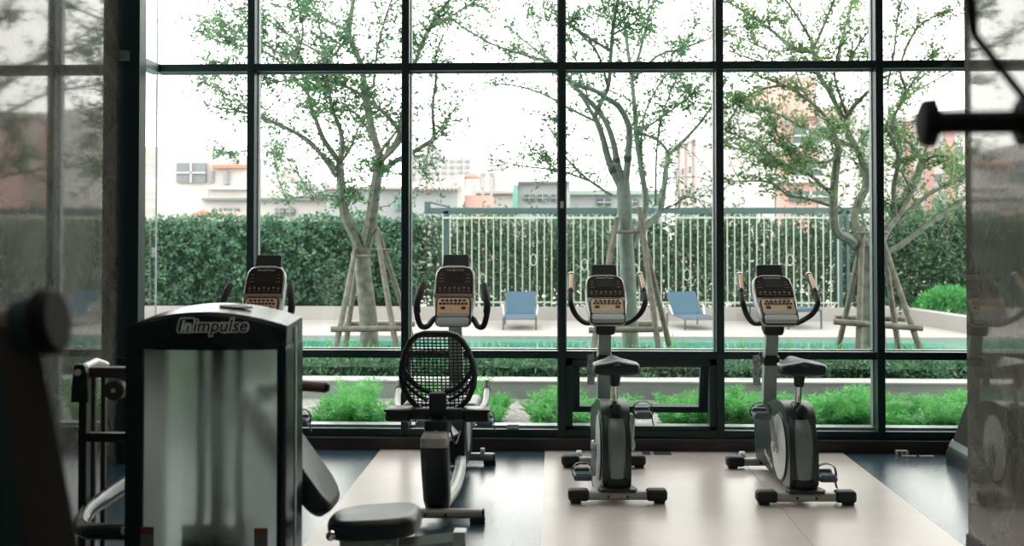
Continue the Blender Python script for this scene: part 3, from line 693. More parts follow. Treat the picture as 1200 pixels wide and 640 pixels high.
def support(label, poles, bars, ties):
    b0 = P(poles[0][1][0], 410, YT)
    t = thing('tree_support', label, 'tree support', (b0.x, YT, 0.0), group='wooden pole frames around the trees'); off = t.location
    for (a, b, dy) in poles:
        p, q = P(a[0], a[1], YT - 0.12 * (1 if dy < 0 else -1)), P(b[0], b[1], YT + dy)
        d = (q - p).normalized(); q = q + d * ((q.z - 0.03) / max(0.2, -d.z))
        MB().tube([p - d * 0.06 - off, p.lerp(q, .5) + Vector((random.uniform(-.01, .01), 0, 0)) - off, q - off], [0.024, 0.029, 0.032], 9).build('pole', 'pole', t)
    for (a, b, dy) in bars:
        MB().tube([P(a[0], a[1], YT + dy) - off, P(b[0], b[1], YT + dy) - off], [0.03, 0.028], 9).build('crossbar', 'pole', t)
    for (a, b, dy) in ties:
        MB().tube([P(a[0], a[1], YT + dy) - off, P(b[0], b[1], YT + dy) - off], 0.016, 8).build('tie', 'pole', t)
support('wooden pole frame propping the tree beside the recumbent bikes', [((415, 298), (392, 411), -0.45), ((420, 302), (405, 408), 0.4), ((441, 270), (465, 411), -0.45), ((444, 274), (486, 408), 0.4)], [((388, 386), (470, 385), -0.40), ((404, 380), (486, 380), 0.38)], [((411, 300), (440, 300), -0.12), ((437, 293), (459, 293), 0.1)])
support('wooden pole frame around the tree with dark bands', [((722, 262), (694, 411), -0.45), ((750, 250), (772, 411), -0.45), ((716, 280), (704, 404), 0.4), ((752, 270), (784, 404), 0.4)], [((690, 387), (776, 386), -0.40), ((700, 380), (770, 380), 0.38)], [((718, 272), (757, 272), -0.14)])
support('wooden pole frame propping the thick-trunked tree', [((1011, 272), (1006, 411), -0.45), ((1010, 280), (982, 407), 0.35), ((1036, 285), (1079, 411), -0.45), ((1038, 300), (1053, 408), 0.35)], [((977, 377), (1081, 385), -0.42), ((979, 373), (1060, 374), 0.35)], [((1003, 273), (1040, 273), -0.16)])

# ------------------------------------------------------------------ sun loungers by the pool
def lounger():
    t = thing('sun_lounger', 'blue sling sun lounger in front of the white bar fence behind the recumbent bike', 'sun lounger')
    wd = 0.54
    mb = MB()
    for s in (-1, 1):
        mb.tube([(s * wd / 2, 0, 0.27), (s * wd / 2, 0.95, 0.29)], 0.014, 8); mb.tube([(s * wd / 2, 0.95, 0.29), (s * (wd / 2 - .02), 1.42, 0.82)], 0.012, 8)
    mb.tube([(-wd / 2, 0, 0.27), (wd / 2, 0, 0.27)], 0.014, 8); mb.tube([(-wd / 2 + .02, 1.42, 0.82), (wd / 2 - .02, 1.42, 0.82)], 0.012, 8)
    mb.build('frame', 'lframe', t)
    for s in (-1, 1):
        for y in (0.02, 1.3): MB().tube([(s * wd / 2, y, 0), (s * wd / 2, y, 0.29)], 0.013, 8).build('leg', 'lframe', t)
        MB().tube([(s * (wd / 2 + .01), 1.3, 0.29), (s * (wd / 2 + .03), 1.28, 0.50), (s * (wd / 2 + .03), 1.0, 0.52), (s * (wd / 2 + .01), 0.86, 0.30)], 0.012, 8).build('armrest', 'white', t)
    MB().tube([(-wd / 2, 1.3, 0.29), (wd / 2, 1.3, 0.29)], 0.01, 8).build('stretcher', 'lframe', t)
    mb = MB(); mb.box((0, 0.49, 0.30), (wd - 0.01, 0.94, 0.012), 0.004); mb.build('seat_sling', 'sling', t)
    mb = MB(); mb.box((0, 1.19, 0.57), (wd - 0.05, 0.012, 0.70), 0.004, rot=(R(-41.5), 0, 0)); mb.build('back_sling', 'sling', t)
    return t
l1 = lounger(); l1['group'] = 'sun loungers by the pool'; p = G(609, 387); l1.location = (p.x, p.y, 0); l1.rotation_euler = (0, 0, R(1)); l1.scale = (0.88, 0.8, 0.60)
l2 = copy_tree(l1); p = G(822, 387); l2.location = (p.x, p.y, 0); l2.rotation_euler = (0, 0, R(9)); l2['label'] = 'blue sling sun lounger standing between the two upright exercise bikes'
l3 = thing('sun_lounger', 'flat folded sun lounger seen behind the handlebar of the upright bike nearest the marble end', 'sun lounger', (0, 0, 0), group='sun loungers by the pool')
p = G(944, 386); l3.location = (p.x, p.y, 0); l3.rotation_euler = (0, 0, R(14))
mb = MB(); mb.lo(-0.27, 0.27, 0, 1.5, 0.25, 0.28, 0.008); mb.build('frame', 'lframe', l3)
mb = MB(); mb.lo(-0.25, 0.25, 0.02, 1.48, 0.28, 0.296, 0.004); mb.build('sling', 'sling', l3)
for s in (-1, 1):
    for y in (0.02, 1.4): MB().tube([(s * 0.26, y, 0), (s * 0.26, y, 0.26)], 0.014, 8).build('leg', 'lframe', l3)
sg = thing('pool_sign', 'small white square sign fixed to the bar fence near the banded tree', 'sign', (XP(735, 18.7), YFN - 0.0145, ZP(296, 18.7)))
mb = MB(); mb.lo(-0.05, 0.05, -0.006, 0.006, -0.08, 0.08, 0.004); mb.build('sign_panel', 'white', sg)

# ------------------------------------------------------------------ buildings beyond the garden
def rectbox(mb, px0, py0, px1, py1, Y, dep, base=None, off=Vector((0, 0, 0))):
    a = P(px0, py0, Y); b = P(px1, py1, Y); z0 = b.z if base is None else base
    mb.lo(a.x - off.x, b.x - off.x, Y - off.y, Y + dep - off.y, z0 - off.z, a.z - off.z); return mb
def building(label, Y, walls, wins, cat='building', name='building'):
    b0 = P((walls[0][0] + walls[0][2]) / 2, 250, Y); t = thing(name, label, cat, (b0.x, Y, -0.02)); off = t.location
    for (a, b, c, d, dep, m, nm) in walls:
        grd = d is None
        rectbox(MB(), a, b, c, 260 if grd else d, Y - (0 if nm == 'wall' else 0.25), dep, 0.0 if grd else None, off).build(nm, m, t)
    w0 = {}
    for (a, b, c, d, m) in wins:
        mb = MB(); rectbox(mb, a, b, c, d, Y - 0.12, 0.3, None, off)
        q0, q1 = P(a, b, Y - 0.15), P(c, d, Y - 0.15); xm, zm = (q0.x + q1.x) / 2 - off.x, (q0.z + q1.z) / 2 - off.z
        o = mb.build('window', m, t)
        bt = min(0.03, (q1.x - q0.x) * 0.03); fr = MB(); fr.lo(xm - bt, xm + bt, -0.2, 0.05, q1.z - off.z, q0.z - off.z); fr.lo(q0.x - off.x, q1.x - off.x, -0.2, 0.05, zm - bt, zm + bt)
        fr.build('glazing_bar', 'bwhite', o)
    return t
building('white building with a large grey louvred window beyond the clipped hedge', 42, [(120, 172, 245, None, 8, 'bwhite', 'wall'), (245, 187, 296, None, 7, 'bwhite', 'wall'), (248, 193, 288, 197, 1.0, 'rred', 'awning'), (243, 218, 300, 222, 1.2, 'bwhite', 'balcony')],
         [(207, 191, 241, 214, 'bwin'), (245, 200, 250, 214, 'bwinp'), (262, 200, 268, 216, 'bwinp')])
building('long low white building with paired windows behind the hedge', 36, [(236, 234, 392, None, 5.6, 'bwhite', 'wall'), (236, 232, 392, 234.5, 1.2, 'bwin', 'eaves')],
         [(256, 244, 267, 252, 'bwin'), (269, 244, 279, 252, 'bwin'), (322, 244, 333, 252, 'bwin'), (335, 244, 345, 252, 'bwin')])
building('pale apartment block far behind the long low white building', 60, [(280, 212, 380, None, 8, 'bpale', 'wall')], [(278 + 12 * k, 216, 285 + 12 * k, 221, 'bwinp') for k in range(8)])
t = building('grey gabled shed seen behind the first tree trunk', 33, [(381, 221, 470, None, 6, 'bgrey', 'wall'), (379, 218.5, 472, 221.5, 6.5, 'rooft', 'roof')], [(462, 232, 470, 246, 'green')])
building('tiny house with an orange gable roof peeking over the hedge', 30, [(224, 250, 254, None, 4, 'bwhite', 'wall')], [])
# orange gable
a, b, c = P(222, 252, 29.9), P(238, 246, 29.9), P(256, 252, 29.9)
par = [o for o in C.objects if o.get('label', '').startswith('tiny house')][0]
MB().prism([(a.x, a.z), (c.x, c.z), (b.x, b.z)], -4.0, 0.0, Matrix.Translation(-par.location) @ Matrix.Translation((0, 29.85, 0)) @ Matrix.Rotation(R(90), 4, 'X')).build('gable_roof', 'rred', par)
# house with the corrugated roof
Yh = 31.0
t = thing('house', 'house with corrugated roof and grey side wall beyond the fence', 'house', (XP(512, Yh), Yh, -0.02)); off = t.location
mb = MB(); rectbox(mb, 478, 220, 536, 260, Yh, 5, 0.0, off); mb.build('wall', 'bgrey', t)
mb = MB(); rectbox(mb, 536, 205, 543, 260, Yh, 5, 0.0, off); mb.build('side_wall', 'bwhite', t)
mb = MB(); a, b = P(476, 221, Yh), P(538, 205, Yh); n = 26; vs, fs = [], []
for k in range(n + 1):
    x = a.x + (b.x - a.x) * k / n - off.x; dz = 0.05 * (k % 2)
    vs += [(x, -0.4, a.z - off.z + dz), (x + 0.15, 3.0, b.z - off.z + dz), (x, -0.4, a.z - off.z + dz - 0.06), (x + 0.15, 3.0, b.z - off.z + dz - 0.06)]
for k in range(n):
    i, j = 4 * k, 4 * k + 4; fs += [(i, j, j + 1, i + 1), (i + 2, i + 3, j + 3, j + 2), (i, i + 2, j + 2, j), (i + 1, j + 1, j + 3, i + 3)]
mb.add(vs, fs); mb.build('corrugated_roof', 'rooft', t)
mb = MB(); q = P(551, 208, Yh); mb.lathe([(0.22, 0), (0.2, 0.06), (0.1, 0.12), (0.02, 0.15)], Matrix.Translation((q.x - off.x, 0.6, q.z - off.z)), 20); mb.build('awning', 'rred', t)
mb = MB(); rectbox(mb, 543.2, 229, 574, 260, Yh + 0.4, 2, 0.0, off); mb.build('porch', 'bpink', t)
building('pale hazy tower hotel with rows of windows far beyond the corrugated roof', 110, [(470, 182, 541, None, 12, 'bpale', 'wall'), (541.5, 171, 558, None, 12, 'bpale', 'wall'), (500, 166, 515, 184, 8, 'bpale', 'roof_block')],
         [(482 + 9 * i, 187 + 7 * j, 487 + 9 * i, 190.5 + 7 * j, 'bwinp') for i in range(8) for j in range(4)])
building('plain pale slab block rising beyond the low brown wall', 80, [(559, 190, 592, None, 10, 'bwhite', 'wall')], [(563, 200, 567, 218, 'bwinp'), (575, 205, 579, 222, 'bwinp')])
building('low pale shopfront roof beyond the beam', 40, [(542, 226, 612, None, 6, 'bwhite', 'wall'), (540, 224, 614, 227, 6.5, 'rooft', 'roof')], [(563, 230, 569, 243, 'bwin')])
building('grey annex with dark windows and green netting beyond the beam', 34, [(607, 214, 668, None, 3.4, 'bgrey', 'wall'), (601, 216, 606.9, 246, 3, 'green', 'netting'), (606, 212, 668, 214.5, 3.6, 'bwin', 'roof_edge')], [(615, 228, 626, 236, 'bglass'), (630, 228, 642, 236, 'bglass'), (646, 228, 658, 236, 'bglass')])
building('long green-roofed hall behind the banded tree', 38, [(664, 228, 776, None, 8, 'bgrey', 'wall'), (662, 223, 778, 228, 8.5, 'hallroof', 'roof')], [(700, 233, 716, 241, 'bglass'), (735, 233, 747, 240, 'bglass')])
# pink striped blocks
def striped(label, Y0, px0, px1, top0, top1, Y1, nstr, wrows):
    a = P(px0, 250, Y0); b = P(px1, 250, Y1); z0, z1 = P(px0, top0, Y0).z, P(px1, top1, Y1).z; zt = (z0 + z1) / 2
    t = thing('apartment_block', label, 'building', (a.x, a.y, -0.02)); d = Vector((b.x - a.x, b.y - a.y, 0)); L = d.length; t.rotation_euler = (0, 0, math.atan2(d.y, d.x))
    MB().lo(0, L, 0, 6, 0, zt).build('wall', 'bpink', t)
    for k in range(nstr):
        x = L * (k + 0.5) / nstr; MB().lo(x - L / nstr * .22, x + L / nstr * .22, -0.12, 0.1, 0, zt).build('white_stripe', 'bwhite', t)
        for r_ in range(wrows):
            z = zt * (0.22 + 0.7 * r_ / wrows); MB().lo(x - L / nstr * .14, x + L / nstr * .14, -0.2, 0.0, z, z + zt * 0.05).build('window', 'bwin', t)
    MB().lo(-0.2, L + 0.2, -0.2, 6, zt, zt + 0.25).build('parapet', 'bpale', t)
striped('pink and white striped block beyond the lounger between the upright bikes', 62, 791, 847, 176, 150, 50, 6, 4)
striped('pink and white striped block showing beside the marble wall end', 52, 1045, 1140, 150, 128, 48, 4, 4)
building('pink and white apartment building with balconies behind the thick-trunked tree', 38, [(850, 122, 908, None, 8, 'bwhite', 'wall'), (908.5, 90, 957.5, None, 8, 'bpink', 'wall'), (958, 125, 1050, None, 7, 'bwhite', 'wall'), (906, 168, 962, 176, 1.6, 'bwhite', 'balcony'), (906, 206, 962, 214, 1.6, 'bwhite', 'balcony'), (924, 124, 960, 136, 1.2, 'bpink', 'band'), (958, 128, 1000, 138, 1.2, 'bpink', 'band')],
         [(930, 150, 962, 168, 'bglass'), (930, 190, 962, 206, 'bglass'), (925, 224, 975, 236, 'bglass'), (1010, 153, 1024, 170, 'bglass'), (1008, 190, 1022, 204, 'bglass'), (920, 140, 925, 150, 'bwin')])
mb = MB(); st = thing('street_lamp', 'twin-headed white street lamp in front of the pale slab block', 'street lamp', (XP(571, 40), 37.5, -0.02))
a = P(566, 208, 37.5) - st.location; b = P(576, 208, 37.5) - st.location
mb.tube([(a.x, 0, 0), (a.x, 0, a.z)], 0.05, 8); mb.tube([(b.x, 0, 0), (b.x, 0, b.z)], 0.05, 8); mb.build('lamp_posts', 'bpale', st)
for q in (a, b):
    MB().lathe([(0.03, 0), (0.08, 0.08), (0.10, 0.15), (0.05, 0.21), (0.02, 0.26)], Matrix.Translation((q.x, 0, q.z)), 14).build('lamp_head', 'bpale', st)

# ------------------------------------------------------------------ exercise bikes
def pedal_geo():
    mb = MB(); mb.box((0, 0, 0), (0.10, 0.115, 0.036), 0.014, 3)
    mb.box((0, 0.050, 0.016), (0.085, 0.035, 0.045), 0.014, 3)
    for k in range(5): mb.box((0, -0.045 + 0.02 * k, 0.019), (0.075, 0.009, 0.006))
    return mb
def band(path, y, w, th):
    vs, fs = [], []; n = len(path)
    for i, p in enumerate(path):
        q0, q1 = path[max(i - 1, 0)], path[min(i + 1, n - 1)]; t = (q1 - q0).normalized(); nn = Vector((t.z, 0, -t.x)) * th / 2
        for yy, sg in ((y - w / 2, 1), (y + w / 2, 1), (y + w / 2, -1), (y - w / 2, -1)): vs.append(Vector((p.x, yy, p.z)) + nn * sg)
    for i in range(n - 1):
        for k in range(4): fs.append((4 * i + k, 4 * i + (k + 1) % 4, 4 * i + 4 + (k + 1) % 4, 4 * i + 4 + k))
    fs += [(0, 1, 2, 3), (4 * n - 4, 4 * n - 3, 4 * n - 2, 4 * n - 1)]
    return vs, fs
def add_crank(t, axle, th, hw, Lc, wide):
    cr = MB(); cr.cyl((-wide, 0, 0), (wide, 0, 0), 0.012, 14)
    for s in (-1, 1):
        e = Vector((0, Lc * math.cos(th) * s, Lc * math.sin(th) * s))
        a = Vector((s * (wide - 0.008), 0, 0)); cr.tube([a, a + e * .5 + Vector((s * .01, 0, 0)), a + e + Vector((s * .015, 0, 0))], [0.017, 0.014, 0.015], 10, flat=0.6)
        cr.lathe([(0.03, 0), (0.028, 0.012), (0.015, 0.016)], Matrix.Translation((s * wide, 0, 0)) @ Matrix.Rotation(R(90 * s), 4, 'Y'), 18)
    co = cr.build('crank', 'silver', t, loc=axle)
    for s in (-1, 1):
        e = Vector((s * (wide + 0.065), Lc * math.cos(th) * s, Lc * math.sin(th) * s))
        p = pedal_geo().build('pedal', 'pedal', co, loc=e)
        st = MB(); st.add(*band(smooth([(-0.050, 0, -0.005), (-0.056, 0, 0.03), (-0.035, 0, 0.062), (0.01, 0, 0.072), (0.045, 0, 0.055), (0.056, 0, 0.02), (0.052, 0, -0.02), (0.060, 0, -0.06)], 5), 0.015, 0.034, 0.004))
        # the strap belongs to the pedal: joined as a child of the crank beside it would break the depth rule
        st.build('pedal_strap', 'strap', co, loc=e)
    return co
def mx_plane(o, s):
    x = Vector((1, 0, 0)); s = s.normalized(); n = x.cross(s)
    return Matrix(((x.x, s.x, n.x, o.x), (x.y, s.y, n.y, o.y), (x.z, s.z, n.z, o.z), (0, 0, 0, 1)))
TXT = text_geo('NordicTrack', 0.02, 0.15, 0.0003, 0.0006)
def console(t, o, s, tanband=False):
    """console head, lower edge centred at o, rising along s"""
    mx = mx_plane(Vector(o), Vector(s))
    c = bpy.data.objects.new('console', None); C.objects.link(c); c.parent = t
    up = [(-0.122, 0.17), (-0.118, 0.28), (-0.112, 0.345), (-0.09, 0.375), (-0.05, 0.382), (0.05, 0.382), (0.09, 0.375), (0.112, 0.345), (0.118, 0.28), (0.122, 0.17), (0.102, 0.03), (0.086, 0.012), (-0.086, 0.012), (-0.102, 0.03)]
    MB().prism(up, -0.055, 0.0, mx, 0.012).build('console_shell', 'silver', c)
    fc = [(-0.110, 0.20), (-0.107, 0.29), (-0.102, 0.335), (-0.085, 0.36), (-0.05, 0.368), (0.05, 0.368), (0.085, 0.36), (0.102, 0.335), (0.107, 0.29), (0.110, 0.20)]
    MB().prism(fc, -0.001, 0.006, mx, 0.002, 2).build('display_face', 'face', c)
    MB().prism(rrect(0.10, 0.062, 0.006, 3, 0, 0.302), 0.006, 0.008, mx).build('screen', 'lcd', c)
    mb = MB(); rs = random.Random(3)
    for sx in (-1, 1):
        for k in range(3): mb.prism(rrect(0.030 - 0.006 * k, 0.003, 0.001, 1, sx * 0.078, 0.275 + 0.022 * k), 0.006, 0.0072, mx)
    for k in range(7):
        mb.prism(rrect(0.012, 0.012, 0.004, 2, -0.084 + 0.028 * k, 0.232 + (0.004 if k % 2 else 0)), 0.006, 0.0072, mx)
        mb.prism(rrect(0.016, 0.003, 0.001, 1, -0.084 + 0.028 * k, 0.215), 0.006, 0.0072, mx)
    mb.build('printed_marks', 'tan', c)
    mb = MB(); mb.add(TXT[0], TXT[1], mx @ Matrix.Translation((0, 0.350, 0.0066))); mb.build('lettering', 'mark', c)
    if tanband:
        MB().prism(rrect(0.235, 0.022, 0.004, 2, 0, 0.186), -0.001, 0.010, mx).build('trim_band', 'tan', c)
    # keypad module
    MB().prism(rrect(0.205, 0.175, 0.025, 5, 0, 0.086), -0.02, 0.02, mx, 0.006).build('keypad_housing', 'black', c)
    MB().prism(rrect(0.186, 0.118, 0.018, 4, 0, 0.103), 0.019, 0.024, mx, 0.002, 2).build('keypad', 'warm_foil', c)
    mb = MB()
    for k in range(6): mb.prism(rrect(0.018, 0.013, 0.003, 2, -0.0625 + 0.025 * k, 0.146), 0.024, 0.027, mx)
    for k in range(8): mb.prism(rrect(0.017, 0.012, 0.003, 2, -0.0735 + 0.021 * k, 0.126), 0.024, 0.027, mx)
    for sx in (-1, 1): mb.prism(rrect(0.026, 0.016, 0.004, 2, sx * 0.06, 0.098), 0.024, 0.028, mx)
    mb.build('keys', 'key', c)
    MB().prism(rrect(0.178, 0.022, 0.004, 2, 0, 0.056), 0.019, 0.0255, mx).build('speaker_strip', 'steel', c)
    MB().prism(rrect(0.186, 0.044, 0.013, 4, 0, 0.018), -0.004, 0.028, mx, 0.005).build('front_lip', 'white', c)
    # tablet rest on the top
    tb = [(-0.066, 0.0), (-0.078, 0.012), (-0.076, 0.075), (-0.066, 0.086), (0.066, 0.086), (0.076, 0.075), (0.078, 0.012), (0.066, 0.0)]
    top = mx @ Vector((0, 0.376, -0.02)); s2 = Vector((0, 0.35, 0.94))
    MB().prism(tb, -0.035, 0.0, mx_plane(top, s2), 0.006).build('tablet_rest', 'black', c)
    return c
def stabilizer(t, y, half, capped, r=0.024, z=0.040):
    mb = MB(); mb.box((0, y, z), (2 * half - (0.16 if capped else 0), 0.055, 0.045), 0.016, 3)
    if not capped:
        for s in (-1, 1): mb.cyl((s * half * 0.25, y - 0.031, z - 0.004), (s * half * 0.25, y - 0.026, z - 0.004), 0.006, 10)
    st = mb.build('stabilizer', 'stab', t)
    for s in (-1, 1):
        mb = MB()
        if capped:
            mb.box((s * (half - 0.055), y, z + 0.004), (0.11, 0.078, 0.062), 0.018, 3); mb.box((s * (half - 0.04), y, 0.010), (0.055, 0.055, 0.02), 0.005)
        else:
            mb.box((s * (half - 0.03), y, 0.012), (0.075, 0.05, 0.024), 0.006); mb.box((s * (half - 0.002), y, z), (0.012, 0.05, 0.04), 0.005)
        mb.build('end_cap', 'rubber', st)
    mb = MB()
    for s in (-1, 1): mb.cyl((s * 0.05, y - 0.032, z - 0.002), (s * 0.05, y - 0.026, z - 0.002), 0.007, 10)
    mb.build('bolt', 'black', st)
    return st

def upright():
    t = thing('upright_bike', '', 'exercise bike')
    stabilizer(t, 0.0, 0.26, True); stabilizer(t, 0.92, 0.255, True)
    for s in (-1, 1): MB().cyl((s * 0.13, 0.985, 0.055), (s * 0.16, 0.985, 0.055), 0.035, 18).build('transport_wheel', 'white', t)
    MB().box((0, 0.46, 0.045), (0.07, 0.92, 0.045), 0.01).build('base_rail', 'charcoal', t)
    # body shroud: side outline (y, z), extruded across
    out = [(0.03, 0.075), (0.022, 0.16), (0.026, 0.28), (0.05, 0.39), (0.10, 0.455), (0.17, 0.492), (0.27, 0.50), (0.42, 0.485), (0.60, 0.44), (0.78, 0.40), (0.90, 0.375), (0.945, 0.33), (0.955, 0.22), (0.94, 0.10), (0.90, 0.07), (0.74, 0.075), (0.55, 0.085), (0.30, 0.075), (0.14, 0.068)]
    out = [(p.x, p.y) for p in smooth([(a, b, 0) for a, b in out + [out[0]]], 3)][:-1]
    mxs = Matrix(((0, 0, 1, 0), (1, 0, 0, 0), (0, 1, 0, 0), (0, 0, 0, 1)))
    b = MB().prism(out, -0.076, 0.076, mxs, 0.022, 3).build('body_shroud', 'charcoal', t, ang=50)
    # rear panel strip that follows the back of the shroud
    path = smooth([(0, 0.024, 0.12), (0, 0.018, 0.22), (0, 0.023, 0.30), (0, 0.045, 0.385), (0, 0.078, 0.43)], 5); vs, fs = [], []
    for i, p in enumerate(path):
        w = 0.040 + 0.006 * math.sin(i / len(path) * 3.14)
        for x, dy in ((-w, 0.004), (-w * .75, -0.006), (0, -0.009), (w * .75, -0.006), (w, 0.004)): vs.append((x, p.y + dy, p.z))
    for i in range(len(path) - 1):
        for k in range(4): fs.append((i * 5 + k, i * 5 + k + 1, i * 5 + k + 6, i * 5 + k + 5))
    MB().add(vs, fs).build('rear_panel', 'greygreen', t)
    mb = MB(); mb.box((0, 0.028, 0.095), (0.11, 0.03, 0.06), 0.012); mb.build('rear_foot', 'black', t)
    MB().prism([(-0.105, 0.0), (-0.09, -0.035), (0.09, -0.035), (0.105, 0.0), (0.085, 0.10), (-0.085, 0.10)], 0.062, 0.076, None, 0.004).build('foot_plate', 'black', t)
    for s in (-1, 1):
        m3 = Matrix.Translation((s * 0.074, 0.27, 0.252)) @ Matrix.Rotation(R(90 * s), 4, 'Y')
        d = MB().lathe([(0.178, 0.0), (0.177, 0.006), (0.165, 0.010), (0.06, 0.016), (0.03, 0.018)], m3, 44).build('disc_cover', 'disc', t)
        MB().lathe([(0.19, -0.002), (0.188, 0.008), (0.178, 0.009), (0.178, -0.002)], m3, 44).build('disc_rim', 'black', t)
        # lettering along the lower edge of the shroud
        vs, fs = TXT
        ml = Matrix.Translation((s * 0.0775, 0.55, 0.13)) @ (Matrix(((0, 0, -1, 0), (-1, 0, 0, 0), (0, 1, 0, 0), (0, 0, 0, 1))) if s < 0 else Matrix(((0, 0, 1, 0), (1, 0, 0, 0), (0, 1, 0, 0), (0, 0, 0, 1)))) @ Matrix.Rotation(R(-14 if s < 0 else 14), 4, 'Z') @ Matrix.Scale(2.1, 4)
        MB().add(vs, fs, ml).build('lettering', 'white', t)
    add_crank(t, (0, 0.27, 0.252), R(78), 0.08, 0.165, 0.105)
    # seat post and saddle
    MB().box((0, 0.165, 0.475), (0.07, 0.09, 0.07), 0.02, rot=(R(12), 0, 0)).build('post_collar', 'black', t)
    mb = MB(); mb.cyl((0, 0.115, 0.47), (0, 0.06, 0.475), 0.022, 14); mb.lathe([(0.028, 0), (0.03, 0.012), (0.022, 0.02)], Matrix.Translation((0, 0.07, 0.475)) @ Matrix.Rotation(R(90), 4, 'X'), 12); mb.build('adjuster_knob', 'black', t)
    MB().tube([(0, 0.17, 0.46), (0, 0.125, 0.66)], 0.017, 16).build('seat_post', 'chrome', t)
    MB().tube([(0, 0.137, 0.60), (0, 0.124, 0.665)], [0.026, 0.032], 14).build('seat_clamp', 'black', t)
    rings = []
    prof = [(-0.060, 0.095, 0.50, 0), (-0.055, 0.112, 0.80, 0), (-0.035, 0.122, 0.95, 0), (0.0, 0.126, 1, 0), (0.06, 0.124, 1, 0), (0.11, 0.098, 1, 0), (0.17, 0.060, 0.95, 0), (0.23, 0.040, 0.9, 0), (0.275, 0.030, 0.75, 0), (0.288, 0.016, 0.4, -0.004)]
    for (y, w, th, dz) in prof:
        rg = []
        for k in range(24):
            a = 2 * math.pi * k / 24; ca, sa = math.cos(a), math.sin(a)
            x = w * math.copysign(abs(ca) ** 0.42, ca); zz = math.copysign(abs(sa) ** 0.42, sa)
            top = 0.036 * th - 0.007 * (abs(x) / 0.125) ** 1.4 + 0.010 * math.exp(-(x / 0.028) ** 2)
            rg.append((x, y + 0.06, 0.702 + dz + (top * zz if zz > 0 else 0.040 * th * zz)))
        rings.append(rg)
    sd_ = MB().loft(rings).build('saddle', 'leather', t, ang=60)
    MB().box((0, 0.004, 0.725), (0.034, 0.012, 0.026), 0.006, rot=(R(-35), 0, 0)).build('saddle_badge', 'charcoal', sd_)
    # mast
    MB().loft([[Vector((x * 0.038, 0.905 + y * 0.03, 0.34)) for x, y in ((-1, -1), (1, -1), (1, 1), (-1, 1))], [Vector((x * 0.038, 0.875 + y * 0.03, 0.56)) for x, y in ((-1, -1), (1, -1), (1, 1), (-1, 1))], [Vector((x * 0.036, 0.80 + y * 0.028, 0.86)) for x, y in ((-1, -1), (1, -1), (1, 1), (-1, 1))]]).build('mast', 'steel', t, ang=25)
    MB().box((0, 0.845, 0.665), (0.094, 0.085, 0.06), 0.012, rot=(R(14), 0, 0)).build('mast_collar', 'black', t)
    MB().box((0, 0.858, 0.60), (0.03, 0.004, 0.006), 0.001).build('mast_mark', 'white', t)
    MB().box((0, 0.775, 0.862), (0.125, 0.10, 0.085), 0.025, rot=(R(20), 0, 0)).build('handlebar_bracket', 'black', t)
    for s in (-1, 1):
        pts = smooth([(0, 0.765, 0.888), (s * 0.08, 0.755, 0.886), (s * 0.13, 0.71, 0.893), (s * 0.185, 0.61, 0.945), (s * 0.212, 0.57, 1.005), (s * 0.216, 0.60, 1.050), (s * 0.212, 0.64, 1.085), (s * 0.204, 0.73, 1.165)], 5)
        hb_ = MB().tube(pts, 0.0155, 12).build('handlebar', 'rubber', t)
        g0, g1 = Vector((s * 0.213, 0.63, 1.078)), Vector((s * 0.204, 0.735, 1.170))
        MB().tube([g0, g1], [0.019, 0.019], 14).build('grip', 'charcoal', hb_)
        d = (g1 - g0).normalized(); n = Vector((0, -d.z, d.y)).normalized()
        MB().tube([g0 + d * 0.012 + n * 0.012, g1 - d * 0.012 + n * 0.012], 0.0105, 10).build('pulse_sensor', 'warm_foil', hb_)
        MB().tube([g1, g1 + d * 0.012], [0.021, 0.017], 14).build('grip_cap', 'silver', hb_)
    console(t, (0, 0.555, 0.905), (0, 0.70, 0.66))
    mb = MB(); mb.lo(-0.10, -0.056, 0.865, 0.869, 0.505, 0.685, 0.001); mb.tube([(-0.078, 0.86, 0.68), (-0.05, 0.84, 0.72)], 0.002, 6); mb.build('instruction_tag', 'paper', t, 'speckled paper tag hanging on the mast')
    MB().tube(smooth([(0.075, 0.30, 0.40), (0.085, 0.22, 0.36), (0.082, 0.21, 0.28), (0.079, 0.25, 0.18)], 5), 0.004, 6).build('cable', 'white', t)
    return t
bk = upright()
bk['label'] = 'upright exercise bike in front of the open vent sash, with a keypad tinted by warm reflection'
bk.location = (XP(723, 6.13), 6.13, 0.003); bk.rotation_euler = (0, 0, R(2.2)); bk['group'] = 'upright exercise bikes'
bk2 = copy_tree(bk); bk2.location = (XP(942.5, 6.13), 6.13, 0.003); bk2.rotation_euler = (0, 0, R(1.6))
bk2['label'] = 'upright exercise bike standing nearest the corner of the marble wall by the window'
for ch in bk2.children:
    if ch.name.startswith('crank'):
        ch.rotation_euler = (math.pi, 0, 0)
        for p in ch.children: p.rotation_euler = (math.pi, 0, 0)

